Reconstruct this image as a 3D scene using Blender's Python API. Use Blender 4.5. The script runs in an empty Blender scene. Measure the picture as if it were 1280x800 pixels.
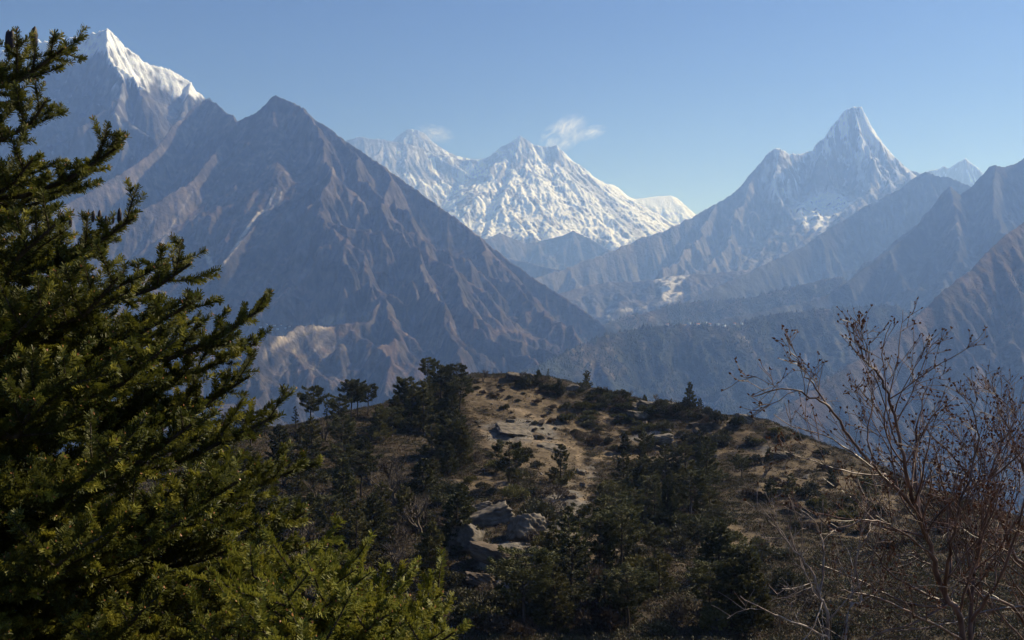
import bpy, math, random
import numpy as np

# ------------------------------------------------------------------ camera, light, exposure
SC = bpy.context.scene
COL = SC.collection
F = 1230.0                       # focal length in pixels of the 1280 wide photograph
cam_d = bpy.data.cameras.new("camera")
cam_d.sensor_width = 36.0
cam_d.lens = 36.0 * F / 1280.0
cam_d.clip_start = 0.1
cam_d.clip_end = 120000.0
cam = bpy.data.objects.new("camera", cam_d)
cam.rotation_euler = (math.radians(90), 0, 0)
COL.objects.link(cam)
SC.camera = cam

SUN_AZ, SUN_EL = math.radians(59), math.radians(37)     # azimuth measured from the view direction (+Y) to the right
w = bpy.data.worlds.new("World"); SC.world = w; w.use_nodes = True
nt = w.node_tree; nt.nodes.clear()
wo = nt.nodes.new("ShaderNodeOutputWorld"); bg = nt.nodes.new("ShaderNodeBackground")
sky = nt.nodes.new("ShaderNodeTexSky"); sky.sky_type = 'NISHITA'; sky.sun_disc = False
sky.sun_elevation = SUN_EL; sky.sun_rotation = SUN_AZ
sky.altitude = 3900; sky.air_density = 1.0; sky.dust_density = 0.0; sky.ozone_density = 4.5
hs = nt.nodes.new('ShaderNodeHueSaturation'); hs.inputs['Saturation'].default_value = 1.32; hs.inputs['Value'].default_value = 0.71; hs.inputs['Hue'].default_value = 0.52
nt.links.new(sky.outputs[0], hs.inputs['Color']); nt.links.new(hs.outputs[0], bg.inputs[0]); nt.links.new(bg.outputs[0], wo.inputs[0])
bg.inputs[1].default_value = 0.05
sl = bpy.data.lights.new("sun", 'SUN'); sl.energy = 5.0; sl.angle = math.radians(0.5); sl.color = (1.0, 0.955, 0.91)
so = bpy.data.objects.new("sun", sl); COL.objects.link(so)
so.rotation_euler = (math.radians(90) - SUN_EL, 0, -SUN_AZ + math.pi)
so.rotation_euler = (math.pi/2 - SUN_EL, 0, math.pi - SUN_AZ)
so.location = (0, 0, 50)
SC.view_settings.view_transform = 'Standard'
try: SC.view_settings.look = 'None'
except Exception: pass
SC.view_settings.exposure = 0.6
SC.view_settings.gamma = 1.0
SC.view_settings.use_curve_mapping = False
SC.cycles.max_bounces = 5
SC.cycles.diffuse_bounces = 2
SC.cycles.glossy_bounces = 1
SC.cycles.transmission_bounces = 2
SC.cycles.volume_bounces = 1
SC.cycles.transparent_max_bounces = 4
SC.cycles.use_denoising = True
SC.cycles.denoiser = 'OPENIMAGEDENOISE'
SC.cycles.denoising_input_passes = 'RGB_ALBEDO_NORMAL'
SC.cycles.use_adaptive_sampling = False
SC.cycles.volume_step_rate = 1.0
SC.cycles.volume_max_steps = 64

# ------------------------------------------------------------------ numpy helpers
rng = np.random.default_rng(11)
random.seed(5)
_G = rng.normal(size=(256, 256, 2)).astype(np.float32)
_G /= np.linalg.norm(_G, axis=2, keepdims=True)

def gn(x, y, s=0):
    x = np.asarray(x, np.float32) + s * 17.31; y = np.asarray(y, np.float32) + s * 9.77
    xf = np.floor(x); yf = np.floor(y)
    fx = x - xf; fy = y - yf
    xi = xf.astype(np.int32) & 255; yi = yf.astype(np.int32) & 255
    x1 = (xi + 1) & 255; y1 = (yi + 1) & 255
    u = fx * fx * fx * (fx * (fx * 6 - 15) + 10); v = fy * fy * fy * (fy * (fy * 6 - 15) + 10)
    g = _G[xi, yi]; a = g[..., 0] * fx + g[..., 1] * fy
    g = _G[x1, yi]; b = g[..., 0] * (fx - 1) + g[..., 1] * fy
    g = _G[xi, y1]; c = g[..., 0] * fx + g[..., 1] * (fy - 1)
    g = _G[x1, y1]; d = g[..., 0] * (fx - 1) + g[..., 1] * (fy - 1)
    return 1.5 * ((a * (1 - u) + b * u) * (1 - v) + (c * (1 - u) + d * u) * v)

def fbm(x, y, sc, oc=5, s=0, g=0.5):
    t = 0; a = 1.0; f = 1.0 / sc; n = 0
    for k in range(oc):
        t = t + a * gn(x * f, y * f, s + k * 3); n += a; a *= g; f *= 2.03
    return t / n

def ridged(x, y, sc, oc=5, s=0, g=0.55):
    t = 0; a = 1.0; f = 1.0 / sc; n = 0; w_ = 1.0
    for k in range(oc):
        r = 1 - np.abs(gn(x * f, y * f, s + k * 5)) * 1.6
        r = np.clip(r, 0, 1) ** 2 * w_
        w_ = np.clip(r * 1.6, 0, 1)
        t = t + a * r; n += a; a *= g; f *= 2.1
    return t / n

def ss(a, b, x):
    t = np.clip((x - a) / (b - a), 0, 1); return t * t * (3 - 2 * t)

def P(px, py, d):
    return np.array([(px - 640.0) / F * d, d, (400.0 - py) / F * d])

def to_px(x, y, z):
    yy = np.maximum(y, 1.0)
    return 640 + x / yy * F, 400 - z / yy * F

def blur(a, k):
    for ax in (0, 1):
        c = np.cumsum(np.pad(a, [(k + 1, k) if i == ax else (0, 0) for i in (0, 1)], mode='edge'), axis=ax, dtype=np.float64)
        if ax == 0: a = (c[2 * k + 1:] - c[:-2 * k - 1]) / (2 * k + 1)
        else: a = (c[:, 2 * k + 1:] - c[:, :-2 * k - 1]) / (2 * k + 1)
    return a.astype(np.float32)

def polydist(px, py, pts):
    """distance in pixels to a polyline and the place along it"""
    best = np.full(px.shape, 1e9, np.float32); bt = np.zeros(px.shape, np.float32)
    n = len(pts) - 1
    for i in range(n):
        ax, ay = pts[i][:2]; bx, by = pts[i + 1][:2]
        dx, dy = bx - ax, by - ay; L = dx * dx + dy * dy + 1e-9
        t = np.clip(((px - ax) * dx + (py - ay) * dy) / L, 0, 1)
        r = np.hypot(px - ax - t * dx, py - ay - t * dy)
        m = r < best
        best = np.where(m, r, best); bt = np.where(m, (i + t) / n, bt)
    return best, bt

def inpoly(px, py, poly):
    px = np.asarray(px, float); py = np.asarray(py, float)
    c = np.zeros(px.shape, bool); n = len(poly)
    for i in range(n):
        x1, y1 = poly[i]; x2, y2 = poly[(i + 1) % n]
        m = ((y1 > py) != (y2 > py)) & (px < (x2 - x1) * (py - y1) / (y2 - y1 + 1e-12) + x1)
        c ^= m
    return c

def softpoly(px, py, poly, e):
    d, _ = polydist(px, py, list(poly) + [poly[0]])
    ins = inpoly(px, py, poly)
    return ss(-e, e, np.where(ins, d, -d))

def mesh_np(name, V, Fc, mat=None, parent=None, col=None, smooth=False, n=None, loc=None):
    """V (n,3), Fc (m,k) all faces with k corners"""
    me = bpy.data.meshes.new(name)
    V = np.ascontiguousarray(V, np.float32); Fc = np.ascontiguousarray(Fc, np.int32)
    me.vertices.add(len(V)); me.vertices.foreach_set("co", V.ravel())
    k = Fc.shape[1]
    me.loops.add(Fc.size); me.loops.foreach_set("vertex_index", Fc.ravel())
    me.polygons.add(len(Fc))
    me.polygons.foreach_set("loop_start", np.arange(0, Fc.size, k, dtype=np.int32))
    try: me.polygons.foreach_set("loop_total", np.full(len(Fc), k, np.int32))
    except Exception: pass
    if smooth: me.polygons.foreach_set("use_smooth", np.ones(len(Fc), bool))
    me.update(calc_edges=True)
    if col is not None:
        a = me.color_attributes.new("Col", 'FLOAT_COLOR', 'POINT')
        c = np.ones((len(V), 4), np.float32); c[:, :col.shape[1]] = col
        a.data.foreach_set("color", c.ravel())
    if mat is not None: me.materials.append(mat)
    o = bpy.data.objects.new(name, me)
    COL.objects.link(o)
    if parent is not None: o.parent = parent
    if loc is not None: o.location = loc
    return o

def tag(o, label=None, cat=None, group=None, kind=None):
    if label: o["label"] = label
    if cat: o["category"] = cat
    if group: o["group"] = group
    if kind: o["kind"] = kind
    return o

def empty(name, loc=(0, 0, 0), rz=0.0):
    o = bpy.data.objects.new(name, None); COL.objects.link(o)
    o.location = loc; o.rotation_euler = (0, 0, rz); o.empty_display_size = 0.5
    return o

# ------------------------------------------------------------------ materials
def ground_mat(name, sc1, sc2, bump, bdist, var=0.35, rough=0.95):
    """vertex colour 'Col' (rock, scree, snow, turf) broken up by noise, with fine bump"""
    m = bpy.data.materials.new(name); m.use_nodes = True
    nt = m.node_tree; N = nt.nodes; L = nt.links
    b = N["Principled BSDF"]; b.inputs["Roughness"].default_value = rough
    b.inputs["Specular IOR Level"].default_value = 0.08
    a = N.new("ShaderNodeAttribute"); a.attribute_name = "Col"
    geo = N.new("ShaderNodeNewGeometry")
    n1 = N.new("ShaderNodeTexNoise"); n1.inputs["Scale"].default_value = sc1; n1.inputs["Detail"].default_value = 9
    n1.inputs["Roughness"].default_value = 0.72
    n2 = N.new("ShaderNodeTexNoise"); n2.inputs["Scale"].default_value = sc2; n2.inputs["Detail"].default_value = 5
    n2.inputs["Roughness"].default_value = 0.7
    for n in (n1, n2): L.new(geo.outputs["Position"], n.inputs["Vector"])
    mr = N.new("ShaderNodeMapRange"); mr.inputs["From Min"].default_value = 0.36; mr.inputs["From Max"].default_value = 0.66
    mr.inputs["To Min"].default_value = 1 - var; mr.inputs["To Max"].default_value = 1 + var
    L.new(n1.outputs["Fac"], mr.inputs["Value"])
    mr.clamp = False
    # snow (bright colour) is varied far less than rock
    sep = N.new("ShaderNodeSeparateColor"); L.new(a.outputs["Color"], sep.inputs[0])
    sn = N.new("ShaderNodeMapRange"); sn.inputs["From Min"].default_value = 0.35; sn.inputs["From Max"].default_value = 0.6
    L.new(sep.outputs[2], sn.inputs["Value"])
    mx = N.new("ShaderNodeMix"); mx.data_type = 'FLOAT'
    L.new(sn.outputs[0], mx.inputs[0]); L.new(mr.outputs[0], mx.inputs[2]); mx.inputs[3].default_value = 1.0
    vm = N.new("ShaderNodeVectorMath"); vm.operation = 'SCALE'
    L.new(a.outputs["Color"], vm.inputs[0]); L.new(mx.outputs[0], vm.inputs["Scale"])
    L.new(vm.outputs[0], b.inputs["Base Color"])
    ad = N.new("ShaderNodeMath"); ad.operation = 'ADD'
    L.new(n1.outputs["Fac"], ad.inputs[0]); 
    hm = N.new("ShaderNodeMath"); hm.operation = 'MULTIPLY'; hm.inputs[1].default_value = 0.4
    L.new(n2.outputs["Fac"], hm.inputs[0]); L.new(hm.outputs[0], ad.inputs[1])
    bp = N.new("ShaderNodeBump"); bp.inputs["Strength"].default_value = bump; bp.inputs["Distance"].default_value = bdist
    L.new(ad.outputs[0], bp.inputs["Height"]); L.new(bp.outputs[0], b.inputs["Normal"])
    return m

def simple_mat(name, c1, c2, scale, rough=0.8, spec=0.2, bump=0.0, bdist=0.01, trans=None, island=False, objvar=0.0):
    """two tones mixed by noise (or per leaf when island), optional translucency"""
    m = bpy.data.materials.new(name); m.use_nodes = True
    nt = m.node_tree; N = nt.nodes; L = nt.links
    b = N["Principled BSDF"]; b.inputs["Roughness"].default_value = rough
    b.inputs["Specular IOR Level"].default_value = spec
    geo = N.new("ShaderNodeNewGeometry")
    n1 = N.new("ShaderNodeTexNoise"); n1.inputs["Scale"].default_value = scale; n1.inputs["Detail"].default_value = 4
    L.new(geo.outputs["Position"], n1.inputs["Vector"])
    mr = N.new("ShaderNodeMapRange"); mr.inputs["From Min"].default_value = 0.3; mr.inputs["From Max"].default_value = 0.7
    L.new(n1.outputs["Fac"], mr.inputs["Value"])
    fac = mr.outputs[0]
    if island:
        av = N.new("ShaderNodeMath"); av.operation = 'ADD'; L.new(fac, av.inputs[0]); L.new(geo.outputs["Random Per Island"], av.inputs[1])
        hf = N.new("ShaderNodeMath"); hf.operation = 'MULTIPLY'; hf.inputs[1].default_value = 0.5; L.new(av.outputs[0], hf.inputs[0])
        fac = hf.outputs[0]
    mx = N.new("ShaderNodeMix"); mx.data_type = 'RGBA'
    mx.inputs[6].default_value = (*c1, 1); mx.inputs[7].default_value = (*c2, 1)
    L.new(fac, mx.inputs[0]); colr = mx.outputs[2]
    if objvar:
        oi = N.new("ShaderNodeObjectInfo"); m2 = N.new("ShaderNodeMapRange")
        m2.inputs["To Min"].default_value = 1 - objvar; m2.inputs["To Max"].default_value = 1 + objvar
        L.new(oi.outputs["Random"], m2.inputs["Value"])
        vm = N.new("ShaderNodeVectorMath"); vm.operation = 'SCALE'; L.new(colr, vm.inputs[0]); L.new(m2.outputs[0], vm.inputs["Scale"])
        colr = vm.outputs[0]
    L.new(colr, b.inputs["Base Color"])
    if bump:
        bp = N.new("ShaderNodeBump"); bp.inputs["Strength"].default_value = bump; bp.inputs["Distance"].default_value = bdist
        L.new(n1.outputs["Fac"], bp.inputs["Height"]); L.new(bp.outputs[0], b.inputs["Normal"])
    if trans:
        tr = N.new("ShaderNodeBsdfTranslucent"); L.new(colr, tr.inputs[0])
        ms = N.new("ShaderNodeMixShader"); ms.inputs[0].default_value = trans
        L.new(b.outputs[0], ms.inputs[1]); L.new(tr.outputs[0], ms.inputs[2])
        L.new(ms.outputs[0], N["Material Output"].inputs["Surface"])
    return m

M_FAR = ground_mat("mountain_rock_and_snow", 0.006, 0.03, 1.0, 34.0, 0.38)
M_MID = ground_mat("mountain_scrub_and_rock", 0.012, 0.06, 1.0, 22.0, 0.45)
M_FOREST = ground_mat("forested_slope", 0.05, 0.09, 1.0, 14.0, 0.45)
M_NEAR = ground_mat("dry_turf_and_earth", 0.9, 5.0, 0.8, 0.18, 0.35)
# ------------------------------------------------------------------ mountains: height fields grown from crest lines and spurs
def seg_apply(H, X0, Y0, res, XX, YY, a, b, za, zb, prof, R):
    """H = max(H, tent over the segment a-b)"""
    ny, nx = H.shape
    i0 = max(0, int((min(a[0], b[0]) - R - X0) / res)); i1 = min(nx, int((max(a[0], b[0]) + R - X0) / res) + 2)
    j0 = max(0, int((min(a[1], b[1]) - R - Y0) / res)); j1 = min(ny, int((max(a[1], b[1]) + R - Y0) / res) + 2)
    if i1 <= i0 or j1 <= j0: return
    x = XX[j0:j1, i0:i1]; y = YY[j0:j1, i0:i1]
    dx, dy = b[0] - a[0], b[1] - a[1]; L = dx * dx + dy * dy + 1e-6
    t = np.clip(((x - a[0]) * dx + (y - a[1]) * dy) / L, 0, 1)
    r = np.hypot(x - a[0] - t * dx, y - a[1] - t * dy)
    s0, s1, Lr = prof
    z = za + (zb - za) * t - (s0 * r + (s1 - s0) * Lr * (1 - np.exp(-r / Lr)))
    sub = H[j0:j1, i0:i1]
    np.maximum(sub, z, out=sub)

def roughen(pts, amp, rs, step):
    """subdivide a 3D crest line and jag it a little"""
    out = []
    for p, q in zip(pts[:-1], pts[1:]):
        n = max(1, int(np.linalg.norm(q[:2] - p[:2]) / step))
        for k in range(n):
            t = k / n; v = p * (1 - t) + q * t
            if k: v = v + np.array([rs.normal() * amp * 0.6, rs.normal() * amp * 1.5, rs.normal() * amp * 0.6])
            out.append(v)
    out.append(pts[-1]); return out

def erode(H, res, n, steps, rounds, seed, ke=0.35, kc=3.0, sp=1, amount=1.0):
    """rain drops run down the field, cutting gullies and leaving fans"""
    rs = np.random.default_rng(seed); ny, nx = H.shape; H = H.astype(np.float32) / res
    for r in range(rounds):
        x = rs.uniform(2, nx - 3, n).astype(np.float32); y = rs.uniform(2, ny - 3, n).astype(np.float32)
        dx = np.zeros(n, np.float32); dy = np.zeros(n, np.float32); v = np.ones(n, np.float32); sed = np.zeros(n, np.float32); wt = np.ones(n, np.float32)
        D = np.zeros(ny * nx, np.float64)
        Hf = H.ravel()
        for s in range(steps):
            xi = x.astype(np.int32); yi = y.astype(np.int32); fx = x - xi; fy = y - yi; k = yi * nx + xi
            a = Hf[k]; b = Hf[k + 1]; c = Hf[k + nx]; d = Hf[k + nx + 1]
            gx_ = (b - a) * (1 - fy) + (d - c) * fy; gy_ = (c - a) * (1 - fx) + (d - b) * fx
            h0 = (a * (1 - fx) + b * fx) * (1 - fy) + (c * (1 - fx) + d * fx) * fy
            dx = dx * 0.15 - gx_ * 0.85; dy = dy * 0.15 - gy_ * 0.85
            l = np.hypot(dx, dy) + 1e-6; dx /= l; dy /= l
            x2 = np.clip(x + dx, 1.01, nx - 2.5); y2 = np.clip(y + dy, 1.01, ny - 2.5)
            xj = x2.astype(np.int32); yj = y2.astype(np.int32); ex = x2 - xj; ey = y2 - yj; k2 = yj * nx + xj
            h1 = (Hf[k2] * (1 - ex) + Hf[k2 + 1] * ex) * (1 - ey) + (Hf[k2 + nx] * (1 - ex) + Hf[k2 + nx + 1] * ex) * ey
            dh = h1 - h0
            cap = np.maximum(-dh, 0.02) * v * wt * kc
            dep = np.where(dh > 0, np.minimum(dh, sed), np.where(sed > cap, (sed - cap) * 0.15, -np.minimum((cap - sed) * ke, -dh * 0.6)))
            sed = sed - dep; q = dep * amount
            D += np.bincount(k, q * (1 - fx) * (1 - fy), ny * nx); D += np.bincount(k + 1, q * fx * (1 - fy), ny * nx)
            D += np.bincount(k + nx, q * (1 - fx) * fy, ny * nx); D += np.bincount(k + nx + 1, q * fx * fy, ny * nx)
            v = np.sqrt(np.clip(v * v - dh * 0.5, 0.05, 9)); wt *= 0.985; x = x2; y = y2
        D = D.reshape(ny, nx).astype(np.float32)
        D = np.clip(D, -1.2, 0.6)
        B = D.copy(); B[1:-1, 1:-1] = 0.4 * D[1:-1, 1:-1] + 0.15 * (D[:-2, 1:-1] + D[2:, 1:-1] + D[1:-1, :-2] + D[1:-1, 2:])
        H = H + B
    return H * res

def relax(H, res, talus, it):
    """loose rock slides until nothing is steeper than talus"""
    for _ in range(it):
        for ax in (0, 1):
            d = np.diff(H, axis=ax); e = np.clip(np.abs(d) - talus * res, 0, None) * np.sign(d) * 0.25
            if ax == 0: H[:-1] += e; H[1:] -= e
            else: H[:, :-1] += e; H[:, 1:] -= e
    return H

def upsample(E, shape, st):
    yy = np.arange(shape[0]) / st; xx = np.arange(shape[1]) / st
    y = np.clip(yy.astype(int), 0, E.shape[0] - 2); x = np.clip(xx.astype(int), 0, E.shape[1] - 2); v = (yy - y)[:, None]; u = (xx - x)[None]
    return ((E[y][:, x] * (1 - u) + E[y][:, x + 1] * u) * (1 - v) + (E[y + 1][:, x] * (1 - u) + E[y + 1][:, x + 1] * u) * v).astype(np.float32)

FIELDS = {}
def mountain(name, label, crests, x0, x1, y0, y1, res, floor, prof, spurs, seed, colour, mat, jag=6.0,
             handspurs=(), warp=(500, 60), rock=(260, 45), fine=(60, 8), s1=260, length=1500, decl=0.55, prof1=None, l2=True, zb=None,
             front=(0.0, -1.0), step=110, damp=400, aniso=1.8, dig=(), crag=1.0, ero=(0.6, 0.4), keep=0.3, mott=1.0, l3=0.7, bench=(), crestj=7.0):
    rs = np.random.default_rng(seed)
    prof1 = prof1 or (prof[0] * 1.15, prof[1] * 1.15, prof[2])
    prof = (prof[0] * 1.06, prof[1] * 1.3, prof[2] * 1.5)
    nx = int((x1 - x0) / res) + 1; ny = int((y1 - y0) / res) + 1
    gx = (x0 + np.arange(nx) * res).astype(np.float32); gy = (y0 + np.arange(ny) * res).astype(np.float32)
    XX, YY = np.meshgrid(gx, gy)
    H = np.full((ny, nx), floor - 3000.0, np.float32)
    lines = [roughen([P(*p) for p in c], jag, rs, step) for c in crests]
    # distance to the crests, for holding the skyline where the photograph has it
    D = np.full((ny, nx), 1e9, np.float32)
    for ln in lines:
        for a, b in zip(ln[:-1], ln[1:]):
            dx, dy = b[0] - a[0], b[1] - a[1]; L = dx * dx + dy * dy + 1e-6
            t = np.clip(((XX - a[0]) * dx + (YY - a[1]) * dy) / L, 0, 1)
            np.minimum(D, np.hypot(XX - a[0] - t * dx, YY - a[1] - t * dy), out=D)
    k = ss(0, damp, D)
    WX = XX + k * warp[1] * fbm(XX, YY, warp[0], 4, seed) * 2
    WY = YY + k * warp[1] * fbm(XX, YY, warp[0], 4, seed + 40) * 2
    for ln in lines:
        for a, b in zip(ln[:-1], ln[1:]):
            seg_apply(H, x0, y0, res, WX, WY, a, b, a[2], b[2], prof, 1e6)
    allsp = []
    for hs in handspurs: allsp.append([P(*p) for p in hs])
    if spurs:
        for ln in lines:
            acc = s1 * rs.uniform(0.2, 0.8)
            for a, b in zip(ln[:-1], ln[1:]):
                Ls = np.linalg.norm(b[:2] - a[:2]); pos = 0
                while acc < Ls - pos:
                    pos += acc; acc = s1 * rs.uniform(0.6, 1.5)
                    c = a + (b - a) * (pos / Ls)
                    t = (b[:2] - a[:2]) / Ls; nrm = np.array([t[1], -t[0]])
                    if nrm @ np.array(front) < 0: nrm = -nrm
                    h = nrm * 0.8 + np.array(front) * 0.5 + rs.normal(size=2) * 0.22
                    h /= np.linalg.norm(h)
                    z = c[2] - rs.uniform(4, 30); pt = [np.array([c[0], c[1], z])]
                    n = int(length * rs.uniform(0.45, 1.2) / 130)
                    for q in range(n):
                        h = h + rs.normal(size=2) * 0.16 + np.array(front) * 0.04; h /= np.linalg.norm(h)
                        st = 130
                        z -= st * decl * rs.uniform(0.45, 1.5) * (1.35 if q < 3 else 1.0)
                        pt.append(np.array([pt[-1][0] + h[0] * st, pt[-1][1] + h[1] * st, z]))
                    allsp.append(pt)
    for sp in allsp:
        for a, b in zip(sp[:-1], sp[1:]):
            seg_apply(H, x0, y0, res, WX, WY, a, b, a[2], b[2], prof1, 900)
        if l2:
            for a, b in zip(sp[1:-1], sp[2:]):
                for sd in (-1, 1):
                    if rs.random() < 0.25: continue
                    t = (b[:2] - a[:2]); t = t / (np.linalg.norm(t) + 1e-6)
                    ang = sd * rs.uniform(0.6, 1.15); c_, s_ = math.cos(ang), math.sin(ang)
                    h = np.array([t[0] * c_ - t[1] * s_, t[0] * s_ + t[1] * c_])
                    f = rs.random(); c = a + (b - a) * f; z = c[2] - 4
                    p0 = np.array([c[0], c[1], z]); dl = decl * rs.uniform(1.1, 1.5)
                    for q in range(rs.integers(2, 5)):
                        h = h + rs.normal(size=2) * 0.15 + t * 0.08; h /= np.linalg.norm(h)
                        p1 = p0 + np.array([h[0] * 75, h[1] * 75, -75 * dl * rs.uniform(0.6, 1.3)])
                        seg_apply(H, x0, y0, res, WX, WY, p0, p1, p0[2], p1[2], (prof1[0] * 1.25, prof1[1] * 1.25, prof1[2]), 320)
                        for sg in (-1, 1):
                            if rs.random() > l3: continue
                            a3 = sg * rs.uniform(0.5, 1.0); c3, s3 = math.cos(a3), math.sin(a3)
                            h3 = np.array([h[0] * c3 - h[1] * s3, h[0] * s3 + h[1] * c3]); l3 = rs.uniform(35, 80)
                            m0 = p0 + (p1 - p0) * rs.random(); m0 = m0 - np.array([0, 0, 1.5])
                            m1 = m0 + np.array([h3[0] * l3, h3[1] * l3, -l3 * dl * rs.uniform(1.0, 1.5)])
                            seg_apply(H, x0, y0, res, WX, WY, m0, m1, m0[2], m1[2], (prof1[0] * 1.6, prof1[1] * 1.6, prof1[2]), 110)
                        p0 = p1
    fl_ = math.hypot(*front); fx_, fy_ = front[0] / fl_, front[1] / fl_
    AC = WX * fy_ - WY * fx_ + 40 * fbm(XX, YY, 300, 3, seed + 29); AL = (WX * fx_ + WY * fy_) / aniso      # across and along the fall line
    H += k * 0.55 * rock[1] * (ridged(AC, AL * 1.3, rock[0], 5, seed + 7) - 0.35) * 1.6
    H += (0.15 + 0.85 * k) * fine[1] * 2.6 * (ridged(AC, AL, fine[0] * 1.5, 4, seed + 19) - 0.4) * ss(-0.5, 0.35, fbm(XX, YY, 420, 4, seed + 23))
    H += (0.5 + 0.5 * k) * fine[1] * fbm(XX, YY, fine[0], 4, seed + 9) * 2
    H += crestj * (1 - k) * (ridged(XX, YY, 55, 3, seed + 37) - 0.4)
    cr = ss(-0.25, 0.3, fbm(XX, YY, 600, 4, seed + 25))
    H += (0.12 + 0.88 * k) * (0.35 + cr) * crag * (13 * ridged(WX + H * 0.5, WY - H * 0.3, 120, 4, seed + 33) - 6)
    for (q, r_, dz) in dig:
        q = P(*q); H -= k * dz * np.exp(-((XX - q[0]) ** 2 + (YY - q[1]) ** 2) / (2 * r_ * r_))
    for (q, r_, sl_, top_) in bench:
        q = P(*q); m_ = np.exp(-(((XX - q[0]) ** 2 + (YY - q[1]) ** 2) / (r_ * r_)) ** 2); H = H * (1 - m_) + (q[2] + sl_ * (YY - q[1]) + top_ * fbm(XX, YY, 130, 4, seed + 41) * 2) * m_
    # valley floors are not V shaped for ever
    H = np.where(H < floor + 200, floor + 200 * np.exp(np.clip((H - floor - 200) / 200, -8, 0)), H)
    if zb is not None: H = zb(XX, YY, H)
    H += (0.3 + 0.7 * k) * res * 0.5 * fbm(XX, YY, res * 3.2, 2, seed + 31) * 2
    if ero[0]:
        st = 3; Hs = H[::st, ::st].copy(); n_e = int(Hs.size * 0.14)
        E = erode(Hs, res * st, n_e, 85, 6, seed, amount=ero[0]) - Hs
        H = H + upsample(E, H.shape, st) * (keep + (1 - keep) * k)
    if ero[1]:
        E = erode(H, res, int(H.size * 0.075), 60, 5, seed + 1, amount=ero[1]) - H
        H = H + E * (keep + (1 - keep) * k)
    FIELDS[name] = (x0, y0, res, H)
    gyy, gxx = np.gradient(H, res)
    slope = np.hypot(gxx, gyy)
    nrm = np.stack([-gxx, -gyy, np.ones_like(H)], -1); nrm /= np.linalg.norm(nrm, axis=-1, keepdims=True)
    curv = H - blur(H, max(2, int(60 / res)))
    px, py = to_px(XX, YY, H)
    C = colour(XX, YY, H, slope, nrm, curv, px, py, seed)
    rk = ss(0.5, 0.3, C[..., 2])
    mot = 0.55 * fbm(AC, AL * 1.2, 110, 4, seed + 51) * 2 + 0.42 * fbm(XX, YY, max(28, res * 3), 4, seed + 53) * 2 + 0.2 * ss(0, 1, -curv / 14) - 0.10
    C = C * np.exp(mot * rk * mott)[..., None]
    V = np.stack([XX, YY, H], -1).reshape(-1, 3)
    idx = np.arange(nx * ny, dtype=np.int32).reshape(ny, nx)
    Fc = np.stack([idx[:-1, :-1], idx[:-1, 1:], idx[1:, 1:], idx[1:, :-1]], -1).reshape(-1, 4)
    # leave out what the ground has already swallowed
    low = (H <= floor + 1.0)
    keep = ~(low[:-1, :-1] & low[:-1, 1:] & low[1:, 1:] & low[1:, :-1]).reshape(-1)
    o = mesh_np(name, V, Fc[keep], mat, col=C.reshape(-1, 3), smooth=True)
    return tag(o, label, "mountain", None, "structure")

def mixc(C, c, m):
    return C * (1 - m[..., None]) + np.asarray(c, np.float32) * m[..., None]

SNOW = (0.84, 0.87, 0.92)

def rockcol(X, Y, H, slope, curv, seed, a=(0.075, 0.07, 0.068), b=(0.15, 0.135, 0.122)):
    n = fbm(X, Y, 420, 5, seed + 60) * 0.9 + 0.5
    st = fbm(X * 0.25 + Y * 0.2, H * 2.2 + X * 0.35, 60, 4, seed + 63) * 0.6
    f = np.clip(n + st, 0, 1)[..., None]
    return np.asarray(a, np.float32) * (1 - f) + np.asarray(b, np.float32) * f

def col_left_snowy(X, Y, H, slope, nrm, curv, px, py, seed):
    C = rockcol(X, Y, H, slope, curv, seed, (0.045, 0.043, 0.044), (0.10, 0.09, 0.082))
    n = fbm(X, Y, 300, 5, seed + 70); n2 = fbm(X, Y, 70, 4, seed + 71)
    # the white cap: full above the ice cliff line, thin on the face below
    line = np.interp(px, [-300, 0, 40, 82, 105, 122, 128, 136, 150, 175, 200, 222, 236, 262, 280], [105, 92, 78, 82, 76, 60, 66, 86, 92, 108, 113, 120, 114, 124, 114])
    m = ss(4, -4, py - line - n * 16 - n2 * 12) * ss(3.4, 2.3, slope + n2 * 0.3)
    rib = ss(16, 4, polydist(px, py, [(135, 60), (142, 95), (150, 130), (152, 150)])[0] + n2 * 8) * 0.35 * ss(0, 0.3, n2)
    led = ss(0.12, 0.30, n2 + n * 0.6 - (slope - 1.0) * 0.25 - (py - 110) / 320) * 0.6
    lw = ss(0.16, 0.3, fbm(X, Y, 160, 4, seed + 72) - (slope - 0.6) * 0.3) * ss(185, 215, py) * ss(330, 260, py) * 0.45
    m = np.clip(np.maximum.reduce([m, rib * ss(-0.1, 0.25, n2 + 0.1), led * 0.25, lw * 0.6]), 0, 1)
    return mixc(C, SNOW, m)

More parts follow.
